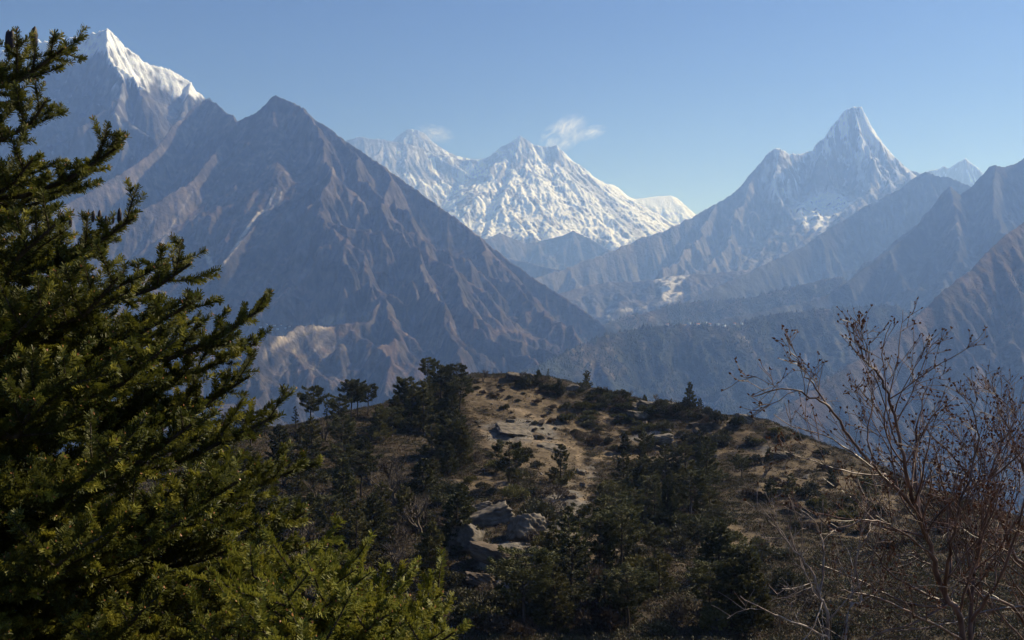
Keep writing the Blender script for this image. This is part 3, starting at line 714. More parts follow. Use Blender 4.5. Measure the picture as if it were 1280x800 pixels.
for pts, wd in (([(598, 486), (625, 505), (668, 520), (700, 540), (725, 560), (722, 575), (738, 592), (740, 612), (725, 628), (712, 640), (725, 660), (735, 690)], 3.2),
                ([(600, 540), (640, 552), (690, 552), (718, 560)], 2.0), ([(845, 548), (880, 540), (915, 530), (922, 520)], 3.0), ([(640, 700), (650, 740), (640, 800)], 5),
                ([(755, 495), (765, 515), (745, 530)], 3), ([(840, 575), (780, 570), (745, 572)], 3)):
    d, t = polydist(px, py, pts)
    C = mixc(C, (0.26, 0.195, 0.13), ss(wd + 2.5, wd * 0.3, d + n2 * 7 + np.abs(n3) * 5) * ss(-0.45, 0.1, n1 + n3) * 0.8)
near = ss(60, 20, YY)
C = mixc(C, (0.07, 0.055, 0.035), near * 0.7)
V = np.stack([XX, YY, ZZ], -1).reshape(-1, 3)
nx, ny = len(kx), len(ky)
idx = np.arange(nx * ny).reshape(ny, nx)
o = mesh_np("hillside", V, np.stack([idx[:-1, :-1], idx[:-1, 1:], idx[1:, 1:], idx[1:, :-1]], -1).reshape(-1, 4), M_NEAR, col=C.reshape(-1, 3), smooth=True)
tag(o, "dry grassy knoll dropping away from the viewpoint", "hillside", None, "structure")

def hzv(x, y):
    """height of the hillside mesh at x, y"""
    x = np.asarray(x, float); y = np.asarray(y, float)
    i = np.clip(np.searchsorted(kx, x) - 1, 0, nx - 2); j = np.clip(np.searchsorted(ky, y) - 1, 0, ny - 2)
    u = (x - kx[i]) / (kx[i + 1] - kx[i]); v = (y - ky[j]) / (ky[j + 1] - ky[j])
    return (ZZ[j, i] * (1 - u) + ZZ[j, i + 1] * u) * (1 - v) + (ZZ[j + 1, i] * (1 - u) + ZZ[j + 1, i + 1] * u) * v

def hz(x, y): return float(hzv(x, y))

def hit(px_, py_, d0=55.0, d1=300.0, step=0.5):
    """where the sight line through a pixel meets the hillside"""
    d = np.arange(d0, d1, step)
    x = (px_ - 640) / F * d; z = (400 - py_) / F * d
    g = hzv(x, d)
    m = np.nonzero(z <= g)[0]
    if len(m) == 0:
        k = int(np.argmax(g - z)); return np.array([x[k], d[k], g[k]])      # just over the crest: the nearest point of it
    k = m[0]; return np.array([x[k], d[k], g[k]])

def far_hit(name, px_, py_, d0, d1):
    x0, y0, res, H = FIELDS[name]
    d = np.arange(d0, d1, res * 0.5); x = (px_ - 640) / F * d; z = (400 - py_) / F * d
    i = np.clip(((x - x0) / res).astype(int), 0, H.shape[1] - 1); j = np.clip(((d - y0) / res).astype(int), 0, H.shape[0] - 1)
    g = H[j, i]; m = np.nonzero(z <= g)[0]
    k = m[0] if len(m) else int(np.argmax(g - z))
    return np.array([x[k], d[k], g[k]])

# ------------------------------------------------------------------ the air
def box(name, lo, hi, mat):
    V = np.array([[x, y, z] for x in (lo[0], hi[0]) for y in (lo[1], hi[1]) for z in (lo[2], hi[2])])
    Fc = np.array([[0, 1, 3, 2], [4, 6, 7, 5], [0, 4, 5, 1], [2, 3, 7, 6], [0, 2, 6, 4], [1, 5, 7, 3]])
    return mesh_np(name, V, Fc, mat)
mh = bpy.data.materials.new("valley_haze"); mh.use_nodes = True
N = mh.node_tree.nodes; N.remove(N["Principled BSDF"])
pv = N.new("ShaderNodeVolumePrincipled")
pv.inputs["Color"].default_value = (0.25, 0.445, 1.0, 1); pv.inputs["Density"].default_value = 9.3e-5
pv.inputs["Absorption Color"].default_value = (1, 1, 1, 1)
pv.inputs["Anisotropy"].default_value = 0.26
mh.node_tree.links.new(pv.outputs[0], N["Material Output"].inputs["Volume"])
mh.cycles.homogeneous_volume = True
hb = box("haze", (-27000, -13000, -860), (27000, 41000, 3450), mh)
tag(hb, "thin blue haze filling the valley air", "haze", None, "stuff")
# ------------------------------------------------------------------ plant and rock builders
def tube(pts, rad, k=5):
    """a tapered tube along pts; returns V, F (quads)"""
    pts = np.asarray(pts, float); n = len(pts); rad = np.asarray(rad, float)
    T = np.gradient(pts, axis=0); T /= np.linalg.norm(T, axis=1, keepdims=True) + 1e-9
    ref = np.where(np.abs(T[:, 2:3]) > 0.9, [[1.0, 0, 0]], [[0, 0, 1.0]])
    A = np.cross(T, ref); A /= np.linalg.norm(A, axis=1, keepdims=True) + 1e-9
    B = np.cross(T, A)
    th = np.arange(k) * 2 * np.pi / k
    V = pts[:, None] + rad[:, None, None] * (A[:, None] * np.cos(th)[None, :, None] + B[:, None] * np.sin(th)[None, :, None])
    idx = np.arange(n * k).reshape(n, k); nx_ = np.roll(idx, -1, axis=1)
    Fc = np.stack([idx[:-1], nx_[:-1], nx_[1:], idx[1:]], -1).reshape(-1, 4)
    return V.reshape(-1, 3), Fc

class Soup:
    def __init__(self): self.V = []; self.F = []; self.n = 0
    def add(self, V, Fc):
        self.V.append(V); self.F.append(Fc + self.n); self.n += len(V)
    def get(self): return np.concatenate(self.V), np.concatenate(self.F)
    def obj(self, name, mat, parent=None, smooth=False):
        V, Fc = self.get(); return mesh_np(name, V, Fc, mat, parent, smooth=smooth)

def leaves(cent, dirs, length, width, rs, flat=0.0):
    """one four-cornered leaf or needle tuft per centre, pointing along dirs"""
    n = len(cent)
    d = dirs / (np.linalg.norm(dirs, axis=1, keepdims=True) + 1e-9)
    r = rs.normal(size=(n, 3)); r[:, 2] *= (1 - flat)
    s = np.cross(d, r)
    if flat: s[:, 2] *= (1 - flat)
    s /= np.linalg.norm(s, axis=1, keepdims=True) + 1e-9
    L = np.broadcast_to(length, (n,))[:, None]; W = np.broadcast_to(width, (n,))[:, None]
    a = cent - d * L * 0.1; b = cent + d * L * 0.45 + s * W * 0.5; c = cent + d * L; e = cent + d * L * 0.45 - s * W * 0.5
    V = np.stack([a, b, c, e], 1).reshape(-1, 3)
    return V, np.arange(n * 4).reshape(n, 4)

M_BARK = simple_mat("dark_bark", (0.035, 0.027, 0.021), (0.08, 0.062, 0.048), 6, 0.9, 0.1)
M_PINE = simple_mat("dark_pine_foliage", (0.026, 0.031, 0.011), (0.084, 0.080, 0.026), 0.9, 0.7, 0.2, trans=0.18, island=True, objvar=0.3)
M_OLIVE = simple_mat("olive_pine_foliage", (0.046, 0.048, 0.015), (0.125, 0.108, 0.034), 0.9, 0.7, 0.2, trans=0.2, island=True, objvar=0.3)
M_BUSH = simple_mat("dark_evergreen_bush", (0.028, 0.030, 0.013), (0.085, 0.075, 0.033), 1.2, 0.65, 0.25, trans=0.12, island=True, objvar=0.35)
M_BROWN = simple_mat("brown_dwarf_scrub", (0.045, 0.033, 0.022), (0.105, 0.075, 0.050), 1.2, 0.85, 0.1, trans=0.1, island=True, objvar=0.3)
M_TWIG = simple_mat("grey_brown_twigs", (0.060, 0.048, 0.038), (0.12, 0.098, 0.078), 2.0, 0.8, 0.15)
M_STONE = simple_mat("lichen_grey_stone", (0.060, 0.050, 0.040), (0.195, 0.166, 0.132), 0.8, 0.9, 0.15, bump=1.0, bdist=0.35, objvar=0.15)
M_BROWNSTONE = simple_mat("weathered_brown_stone", (0.06, 0.047, 0.036), (0.15, 0.115, 0.085), 0.6, 0.9, 0.1, bump=1.0, bdist=0.4)

def build_conifer(kind, h, rs):
    """returns (trunk V, F), (crown V, F); base at the origin"""
    tr = Soup(); cr = Soup()
    lean = rs.normal(size=2) * 0.03 * h
    n = 9; t = np.linspace(0, 1, n)
    axis = np.stack([lean[0] * t ** 1.5 + rs.normal(size=n) * 0.012 * h * t, lean[1] * t ** 1.5 + rs.normal(size=n) * 0.012 * h * t, t * h - 0.5 * (t == 0)], 1)
    tr.add(*tube(axis, 0.021 * h * (1 - t) ** 0.8 + 0.015, 7))
    def at(f): return np.array([np.interp(f, t, axis[:, i]) for i in range(3)])
    if kind == 'umbrella': lo, nb, prof = 0.42, 34, lambda f: 0.30 * (0.45 + 0.75 * math.sin(min(1, (f - 0.35) / 0.6) * math.pi * 0.72)) * (1.0 if f < 0.9 else 0.75)
    elif kind == 'cone': lo, nb, prof = 0.10, 62, lambda f: 0.34 * (1.04 - f) ** 0.8
    elif kind == 'broad': lo, nb, prof = 0.16, 46, lambda f: 0.47 * (1.02 - f ** 2.2) * (0.75 + 0.25 * math.sin(f * 9))
    elif kind == 'sparse': lo, nb, prof = 0.3, 24, lambda f: 0.24 * (1.1 - f) * rs.uniform(0.5, 1.3)
    else: lo, nb, prof = 0.06, 60, lambda f: 0.28 * (1.02 - f ** 3)
    cents = []; dirs = []
    for i in range(nb):
        f = lo + (0.985 - lo) * ((i + rs.random()) / nb); az = i * 2.4 + rs.normal() * 0.4
        L = prof(f) * h * rs.uniform(0.6, 1.15)
        if rs.random() < 0.1: L *= 0.4
        p = at(f); d = np.array([math.cos(az), math.sin(az), 0])
        rise = {'umbrella': 0.30, 'cone': 0.02, 'broad': 0.12, 'sparse': 0.2}.get(kind, 0.35)
        s = np.linspace(0, 1, 5)
        droop = -0.18 if kind in ('cone', 'broad') else -0.02
        bp = p + np.outer(s * L, d) + np.outer(L * (rise * s + droop * np.sin(s * np.pi)), [0, 0, 1]) + rs.normal(size=(5, 3)) * 0.02 * L
        bp[0] = p
        tr.add(*tube(bp, 0.0065 * h * (1 - f) ** 0.3 * (1 - s * 0.8) + 0.008, 4))
        m = int(34 + 62 * L)
        dens = {'umbrella': 1.5, 'sparse': 0.7, 'cone': 1.15}.get(kind, 1.2); m = int(m * dens)
        q = rs.uniform(0.22 if kind != 'umbrella' else 0.35, 1.05, m) ** 0.75
        c = np.stack([np.interp(q, s, bp[:, k]) for k in range(3)], 1)
        side = np.array([-d[1], d[0], 0]); w_ = L * (0.34 if kind != 'umbrella' else 0.42) * np.sqrt(np.clip(1.15 - q, 0.05, 1))
        off = rs.uniform(-1, 1, m)
        c += side * (off * w_)[:, None]; c[:, 2] += rs.normal(size=m) * 0.05 * L + 0.03 * h * (rs.random(m) ** 2) - np.abs(off) * 0.04 * L
        cents.append(c)
        dd = d * 0.8 + side * off[:, None] * 0.9 + rs.normal(size=(m, 3)) * 0.35; dd[:, 2] += 0.25
        dirs.append(dd)
    c = np.concatenate(cents); d = np.concatenate(dirs); k = len(c)
    cr.add(*leaves(c, d, rs.uniform(0.16, 0.40, k) * (h / 9) ** 0.5, rs.uniform(0.09, 0.19, k), rs, flat=0.35))
    return tr.get(), cr.get()

def build_bare(h, rs, spread=0.5):
    tr = Soup()
    def grow(p, d, L, r, lvl):
        n = 5; pts = [p]; dd = d.copy()
        for i in range(n - 1):
            dd = dd + rs.normal(size=3) * 0.14 + np.array([0, 0, 0.05]); dd /= np.linalg.norm(dd)
            pts.append(pts[-1] + dd * L / (n - 1))
        pts = np.array(pts); rr = np.linspace(r, r * 0.45, n)
        tr.add(*tube(pts, rr, 4 if lvl < 2 else 3))
        if lvl >= 4: return
        for i in range(rs.integers(3, 5) if lvl < 3 else rs.integers(2, 4)):
            f = rs.uniform(0.3, 1.0); q = np.array([np.interp(f, np.linspace(0, 1, n), pts[:, k]) for k in range(3)])
            nd = dd + rs.normal(size=3) * spread; nd[2] += 0.15; nd /= np.linalg.norm(nd)
            grow(q, nd, L * rs.uniform(0.5, 0.75), max(r * 0.55, 0.012), lvl + 1)
    for k in range(rs.integers(2, 4)):
        d = np.array([rs.normal() * 0.25, rs.normal() * 0.25, 1.0]); d /= np.linalg.norm(d)
        grow(np.array([0, 0, -0.3]), d, h * 0.48, 0.03 * h + 0.012, 0)
    return tr.get()

def build_bush(kind, rs):
    """about one metre high and two wide; returns stems, foliage"""
    st = Soup(); cents = []; dirs = []
    lob = []
    for i in range(9):
        a = rs.uniform(0, 2 * np.pi); r = rs.uniform(0.1, 0.75) ** 0.8
        lob.append((math.cos(a) * r, math.sin(a) * r, rs.uniform(0.35, 0.85) * (1.05 - 0.5 * r), rs.uniform(0.25, 0.45)))
    for (x, y, z, r) in lob:
        p = np.array([[x * 0.1, y * 0.1, -0.2], [x * 0.5, y * 0.5, z * 0.4], [x, y, z]])
        st.add(*tube(p, [0.035, 0.025, 0.01], 4))
        for j in range(5 if kind != 'twiggy' else 26):
            d = rs.normal(size=3); d[2] = abs(d[2]) + 0.3; d /= np.linalg.norm(d)
            q = np.array([p[2] - d * 0.1, p[2] + d * r * 0.6, p[2] + d * r * 1.25 + rs.normal(size=3) * 0.05])
            st.add(*tube(q, [0.012, 0.009, 0.005], 3))
        m = 190 if kind != 'twiggy' else 25
        d = rs.normal(size=(m, 3)); d[:, 2] = np.abs(d[:, 2]) * 0.9 - 0.25; d /= np.linalg.norm(d, axis=1, keepdims=True)
        c = np.array([x, y, z]) + d * (r * rs.uniform(0.55, 1.12, m) ** 0.7)[:, None] * np.array([1.1, 1.1, 0.75])
        cents.append(c); dirs.append(d + rs.normal(size=(m, 3)) * 0.5 + np.array([0, 0, 0.3]))
    c = np.concatenate(cents); d = np.concatenate(dirs); c[:, 2] = np.maximum(c[:, 2], -0.1)
    k = len(c)
    return st.get(), leaves(c, d, rs.uniform(0.09, 0.2, k), rs.uniform(0.05, 0.11, k), rs)

def build_rock(rs, dims, planes=14, strata=0.0, n=22, boxy=0.7, rough=0.03):
    """a broken block: cube-sphere clipped by planes"""
    g = np.linspace(-1, 1, n); U, W = np.meshgrid(g, g)
    Vs = []; Fs = []; o = 0
    for ax in range(3):
        for sg in (-1, 1):
            p = np.zeros((n, n, 3)); p[..., ax] = sg; p[..., (ax + 1) % 3] = U * sg; p[..., (ax + 2) % 3] = W
            idx = np.arange(n * n).reshape(n, n) + o
            Vs.append(p.reshape(-1, 3)); Fs.append(np.stack([idx[:-1, :-1], idx[:-1, 1:], idx[1:, 1:], idx[1:, :-1]], -1).reshape(-1, 4)); o += n * n
    V = np.concatenate(Vs); Fc = np.concatenate(Fs)
    d = V / np.linalg.norm(V, axis=1, keepdims=True)
    N_ = rs.normal(size=(planes, 3)); N_ /= np.linalg.norm(N_, axis=1, keepdims=True); D_ = rs.uniform(0.78, 1.05, planes)
    B_ = np.array([[1, 0, 0], [-1, 0, 0], [0, 1, 0], [0, -1, 0], [0, 0, 1], [0, 0, -1.0]]) + rs.normal(size=(6, 3)) * 0.12
    B_ /= np.linalg.norm(B_, axis=1, keepdims=True)
    N_ = np.concatenate([N_, B_]); D_ = np.concatenate([D_, np.full(6, boxy)])
    den = d @ N_.T; r = np.where(den > 0.05, D_[None] / np.maximum(den, 0.05), 9).min(1)
    P_ = d * r[:, None]
    q = P_ * 3.0
    r2 = 1 + rough * (gn(q[:, 0] + q[:, 2], q[:, 1] - q[:, 2], 3) + 0.6 * gn(q[:, 0] * 2.3, q[:, 2] * 2.3 + q[:, 1], 4)) 
    if strata: r2 += strata * np.round(2 * gn(q[:, 2] * 1.6 + q[:, 0] * 0.25, q[:, 1] * 0.2, 6)) * 0.5
    P_ = P_ * r2[:, None] * (np.asarray(dims) * 0.5 / boxy)
    # weld the seams of the six sides
    key = np.round(P_ / (max(dims) * 2e-4)).astype(np.int64)
    u, first, inv = np.unique(key, axis=0, return_index=True, return_inverse=True)
    return P_[first], inv.reshape(-1)[Fc]

# ------------------------------------------------------------------ labels that single one thing out
ORD = ["first", "second", "third", "fourth", "fifth", "sixth", "seventh", "eighth", "ninth", "tenth", "eleventh", "twelfth", "thirteenth", "fourteenth"]
ROWS = {1: [""], 2: ["upper", "lower"], 3: ["upper", "middle", "lower"], 4: ["top", "second", "third", "bottom"], 5: ["top", "second", "third", "fourth", "bottom"],
        6: ["top", "second", "third", "fourth", "fifth", "bottom"], 7: ["top", "second", "third", "fourth", "fifth", "sixth", "bottom"], 8: ["top", "second", "third", "fourth", "fifth", "sixth", "seventh", "bottom"],
        9: ["top", "second", "third", "fourth", "fifth", "sixth", "seventh", "eighth", "bottom"]}
def label_zone(items, zone, noun):
    """items: list of (object, look); rows by height in the picture, then counted from the left"""
    if not items: return
    it = sorted(items, key=lambda a: to_px(a[0].location.x, a[0].location.y, a[0].location.z)[1])
    nr = min(9, max(1, math.ceil(len(it) / 12))); per = math.ceil(len(it) / nr)
    rows = [it[i * per:(i + 1) * per] for i in range(nr)]; rows = [r for r in rows if r]
    for rn, row in zip(ROWS[len(rows)], rows):
        row.sort(key=lambda a: to_px(a[0].location.x, a[0].location.y, a[0].location.z)[0])
        for k, (o, look) in enumerate(row):
            pos = "leftmost" if k == 0 else ("rightmost" if k == len(row) - 1 else ORD[k] + " from left" if k < len(ORD) else "farther right")
            where = (" in the " + rn + " row") if rn else ""
            o["label"] = "%s, %s%s %s" % (look, pos, where, zone)

def dup(root, loc, rz, scale):
    r = root.copy(); COL.objects.link(r)
    r.location = loc; r.rotation_euler = (0, 0, rz); r.scale = scale if hasattr(scale, "__len__") else (scale,) * 3
    for ch in list(root.children):
        c = ch.copy(); COL.objects.link(c); c.parent = r
    return r
# ------------------------------------------------------------------ trees on the knoll
PROTO = {}
def conifer_proto(key, kind, h, mat, seed):
    rs = np.random.default_rng(seed)
    (tv, tf), (cv, cf) = build_conifer(kind, h, rs)
    name = {'umbrella': "pine_tree", 'cone': "fir_tree", 'broad': "fir_tree", 'sparse': "pine_tree", 'juniper': "juniper_tree"}[kind]
    e = empty(name); mesh_np("trunk", tv, tf, M_BARK, e, smooth=True); mesh_np("crown", cv, cf, mat, e)
    PROTO[key] = [e, h, False]
for i in range(3):
    conifer_proto(('umbrella', i), 'umbrella', 9.5, M_PINE, 400 + i)
    conifer_proto(('broad', i), 'broad', 8.5, M_PINE if i == 0 else M_OLIVE, 410 + i)
    conifer_proto(('juniper', i), 'juniper', 6.5, M_PINE if i != 1 else M_OLIVE, 440 + i)
for i in range(2):
    conifer_proto(('cone', i), 'cone', 9.0, M_PINE, 420 + i)
    conifer_proto(('sparse', i), 'sparse', 8.0, M_PINE, 430 + i)
LOOK = {'umbrella': "tall flat-topped pine", 'broad': "dark spreading fir", 'cone': "dark cone shaped fir", 'sparse': "thin sparse pine", 'juniper': "bushy dark juniper",
        'bare': "leafless grey tree"}
CAT = {'umbrella': "pine tree", 'broad': "fir tree", 'cone': "fir tree", 'sparse': "pine tree", 'juniper': "juniper", 'bare': "bare tree"}
rt = np.random.default_rng(77)
ZT = {}
def plant(kind, px_, py_, top=None, hm=None, label=None, zone=None, var=None, fat=1.0, sink=0.25):
    p = hit(px_, py_)
    if p is None: return None
    i = var if var is not None else rt.integers(0, 3 if kind in ('umbrella', 'broad', 'juniper') else 2)
    pr = PROTO[(kind, int(i))]
    h = hm if hm else (py_ - top) / F * p[1]
    s = h / pr[1]; rz = rt.uniform(0, 6.28); loc = (p[0], p[1], p[2] - sink)
    sc_ = (s * fat, s * fat, s)
    if pr[2] is False:
        o = pr[0]; o.location = loc; o.rotation_euler = (0, 0, rz); o.scale = sc_; pr[2] = True
    else: o = dup(pr[0], loc, rz, sc_)
    o["category"] = CAT[kind]; o["group"] = "evergreen trees on the knoll"
    if label: o["label"] = label
    else: ZT.setdefault(zone, []).append((o, LOOK[kind]))
    return o
# bare tree prototypes
for i in range(2):
    v, f = build_bare(4.0, np.random.default_rng(500 + i)); e = empty("bare_tree"); mesh_np("branches", v, f, M_TWIG, e); PROTO[('bare', i)] = [e, 4.0, False]

for a in [('umbrella', 388, 538, 484, "tallest flat-topped pine left of the pine group, standing alone against the mountain"), ('sparse', 409, 540, 504, "small thin pine just right of the lone flat-topped pine"),
          ('umbrella', 423, 541, 496, "slim pine between the lone flat-topped pine and the twin pines"), ('umbrella', 439, 524, 476, "left one of the twin flat-topped pines on the left skyline"),
          ('umbrella', 447, 522, 476, "right one of the twin flat-topped pines on the left skyline"), ('umbrella', 460, 519, 481, "pine with open crown just right of the twin pines"),
          ('sparse', 370, 537, 506, "small ragged pine left of the lone flat-topped pine"), ('umbrella', 535, 482, 446, "ragged pine with layered branches on the highest point of the knoll"),
          ('broad', 551, 492, 461, "broad rounded fir beside the ragged pine on the knoll top"), ('sparse', 496, 494, 470, "half dead thin pine on the slope left of the knoll top"),
          ('broad', 515, 540, 477, "large dark spreading fir below the knoll top on the left"), ('broad', 533, 534, 489, "dark fir squeezed between the large spreading fir and the grass"),
          ('broad', 566, 537, 494, "spreading fir at the edge of the bare grass near the top"), ('broad', 578, 574, 525, "fir with visible trunk left of the pale rock slab"),
          ('umbrella', 561, 571, 526, "flat-topped pine at the woodland edge left of the pale slab"), ('umbrella', 637, 617, 553, "lollipop shaped pine with bare trunk above the big boulders"),
          ('broad', 475, 552, 507, "dark fir below the twin pines"), ('juniper', 375, 562, 533, "dark juniper below the lone flat-topped pine"),
          ('sparse', 685, 478, 460, "small pine among the bushes on the central skyline"), ('broad', 733, 486, 462, "small rounded fir standing out on the skyline right of centre"),
          ('cone', 862, 513, 477, "cone shaped fir standing out on the right skyline"), ('broad', 875, 512, 496, "low spreading fir just right of the cone shaped skyline fir"),
          ('broad', 701, 606, 554, "broad pine with dark trunk beside the dirt path"), ('broad', 711, 750, 642, "tall pine left of two below the boulders, trunk clear to the ground"),
          ('umbrella', 749, 727, 646, "tall slim pine right of two below the dirt path"), ('umbrella', 873, 696, 649, "slim pine with bare trunk in the grassy gap at right"),
          ('broad', 824, 748, 683, "spreading fir at the foot of the slope, centre right"), ('juniper', 902, 727, 669, "dense pointed juniper beside the bare grassy gap"),
          ('broad', 883, 610, 544, "biggest dark fir in the wooded hollow right of the path"), ('broad', 832, 600, 554, "dark fir left of the biggest fir in the wooded hollow"),
          ('juniper', 802, 617, 575, "upright juniper in the wooded hollow nearest the path"), ('juniper', 781, 568, 541, "single juniper on the open grass below the skyline"),
          ('cone', 781, 780, 712, "narrow fir at the bottom of the slope right of the tall pines"), ('umbrella', 296, 540, 508, "round topped pine seen beyond the big near fir"),
          ('sparse', 331, 545, 515, "thin pine beside the round topped one beyond the near fir")]:
    plant(a[0], a[1], a[2], top=a[3], label=a[4])
for (px_, py_, tp, lb) in [(604, 478, 455, "leafless round tree on the central skyline"), (622, 476, 459, "small leafless tree right of the round leafless one"), (640, 474, 460, "smallest leafless tree beside the skyline bushes"),
                           (757, 490, 478, "tiny leafless tree right of the small rounded fir"), (938, 528, 511, "tiny leafless tree beside the rock on the right skyline"), (510, 500, 478, "leafless tree on the slope left of the knoll top")]:
    o = plant('bare', px_, py_, top=tp, label=lb); o["group"] = "leafless trees on the knoll"
def fill(poly, n, kinds, hlo, hhi, zone, mind=14):
    xs = [p[0] for p in poly]; ys = [p[1] for p in poly]; got = []; tries = 0
    while len(got) < n and tries < 4000:
        tries += 1
        x, y = rt.uniform(min(xs), max(xs)), rt.uniform(min(ys), max(ys))
        if not inpoly(np.array([x]), np.array([y]), poly)[0]: continue
        md = mind * (0.5 + (y - 480) / 250)
        if any(abs(x - a) < md and abs(y - b) < md * 0.5 for a, b in got): continue
        got.append((x, y)); plant(kinds[rt.integers(0, len(kinds))], x, y, hm=rt.uniform(hlo, hhi), zone=zone, fat=rt.uniform(0.9, 1.25))
LEFTWOOD = [(250, 560), (360, 545), (470, 545), (505, 512), (560, 505), (592, 548), (590, 580), (545, 610), (585, 650), (560, 740), (470, 750), (380, 730), (250, 700)]
fill(LEFTWOOD, 70, ['broad', 'broad', 'juniper', 'juniper', 'umbrella', 'bare'], 5.0, 8.2, "on the left wooded slope")
fill([(488, 506), (530, 486), (562, 478), (585, 498), (598, 545), (560, 562), (500, 535)], 9, ['broad', 'umbrella', 'umbrella', 'sparse'], 6.0, 9.5, "by the wooded crest", 10)
fill([(745, 590), (800, 578), (840, 575), (905, 570), (930, 600), (915, 640), (870, 665), (800, 668), (765, 640)], 28, ['broad', 'broad', 'juniper', 'cone', 'umbrella'], 3.5, 7.0, "in the wooded hollow", 10)
fill([(670, 700), (760, 690), (900, 715), (980, 740), (1010, 800), (640, 800)], 17, ['broad', 'juniper', 'umbrella'], 4.5, 8.0, "at the slope foot", 14)
fill([(930, 560), (1080, 600), (1150, 700), (1000, 690), (950, 640)], 12, ['juniper', 'broad', 'bare'], 2.5, 5.0, "on the dry right slope", 20)
fill([(640, 474), (740, 486), (850, 508), (840, 518), (740, 500), (640, 486)], 14, ['juniper', 'bare', 'sparse'], 2.0, 3.8, "just under the central skyline", 16)
for zn, items in ZT.items(): label_zone(items, zn, "")

# ------------------------------------------------------------------ bushes
BP = []
for i, (kd, mat) in enumerate([('leafy', M_BUSH), ('leafy', M_BUSH), ('leafy', M_OLIVE), ('leafy', M_BROWN), ('twiggy', M_BROWN), ('leafy', M_PINE)]):
    rs = np.random.default_rng(600 + i)
    (sv, sf), (fv, ff) = build_bush(kd, rs)
    e = empty("shrub"); mesh_np("stems", sv, sf, M_TWIG, e); mesh_np("foliage", fv, ff, mat, e)
    BP.append([e, False, ["rounded dark green bush", "low dark evergreen bush", "olive green bush", "brown heath bush", "leafless twiggy brown bush", "dense black green bush"][i]])
ZB = {}
def bush(px_, py_, wpx, hpx, v=None, zone="", loc=None, label=None):
    p = hit(px_, py_) if loc is None else np.array(loc)
    v = int(rt.integers(0, 6)) if v is None else v
    pr = BP[v]; w_ = wpx / F * p[1] / 2.1; h_ = hpx / F * p[1] / 1.05
    l_ = (p[0], p[1], p[2] - 0.08); rz = rt.uniform(0, 6.28)
    if not pr[1]: o = pr[0]; o.location = l_; o.rotation_euler = (0, 0, rz); o.scale = (w_, w_ * 0.9, h_); pr[1] = True
    else: o = dup(pr[0], l_, rz, (w_, w_ * 0.9, h_))
    o["category"] = "shrub"; o["group"] = "bushes on the knoll"
    if label: o["label"] = label
    else: ZB.setdefault(zone, []).append((o, pr[2]))
    return o
nb_ = 0
def bfill(poly, n, wl, wh, zone, vs, mind=8, tall=(0.38, 0.62)):
    global nb_
    xs = [p[0] for p in poly]; ys = [p[1] for p in poly]; got = []; tries = 0
    while len(got) < n and tries < 6000:
        tries += 1
        x, y = rt.uniform(min(xs), max(xs)), rt.uniform(min(ys), max(ys))
        if not inpoly(np.array([x]), np.array([y]), poly)[0]: continue
        sc_ = 0.7 + (y - 480) / 200
        if any(abs(x - a) < mind * sc_ and abs(y - b) < mind * sc_ * 0.6 for a, b in got): continue
        got.append((x, y)); w_ = rt.uniform(wl, wh) * sc_; bush(x, y, w_, w_ * rt.uniform(*tall), vs[rt.integers(0, len(vs))], zone); nb_ += 1
bfill([(645, 474), (740, 490), (850, 512), (930, 530), (925, 540), (850, 526), (800, 520), (740, 506), (650, 486)], 50, 14, 30, "along the skyline", [0, 1, 5, 5, 4], 6, (0.45, 0.8))
bfill([(590, 480), (650, 480), (720, 520), (740, 560), (690, 560), (620, 520)], 36, 6, 16, "on the bare top grass", [0, 1, 3, 3, 4], 7)
bfill([(700, 500), (800, 515), (930, 545), (930, 575), (820, 570), (740, 560), (700, 530)], 42, 12, 28, "on the upper right slope", [0, 1, 5, 2, 3, 4])
bfill([(930, 530), (1010, 550), (1110, 590), (1200, 640), (1200, 700), (1060, 690), (940, 640)], 44, 8, 24, "on the dry right slope", [0, 1, 3, 4, 3, 2])
bfill([(560, 580), (640, 560), (700, 610), (700, 660), (680, 700), (600, 620)], 22, 14, 30, "around the big boulders", [0, 1, 2, 4])
bfill([(740, 600), (900, 640), (980, 700), (960, 730), (760, 700)], 30, 14, 32, "in the hollow", [0, 1, 2, 4, 5])
bfill([(590, 730), (700, 700), (1000, 740), (1060, 800), (560, 800)], 34, 14, 34, "at the slope foot", [0, 1, 2, 4, 3])
bfill([(300, 560), (560, 600), (580, 760), (420, 780), (300, 700)], 40, 16, 34, "on the left wooded slope", [0, 1, 2, 4, 5])
for zn, items in ZB.items(): label_zone(items, zn, "")

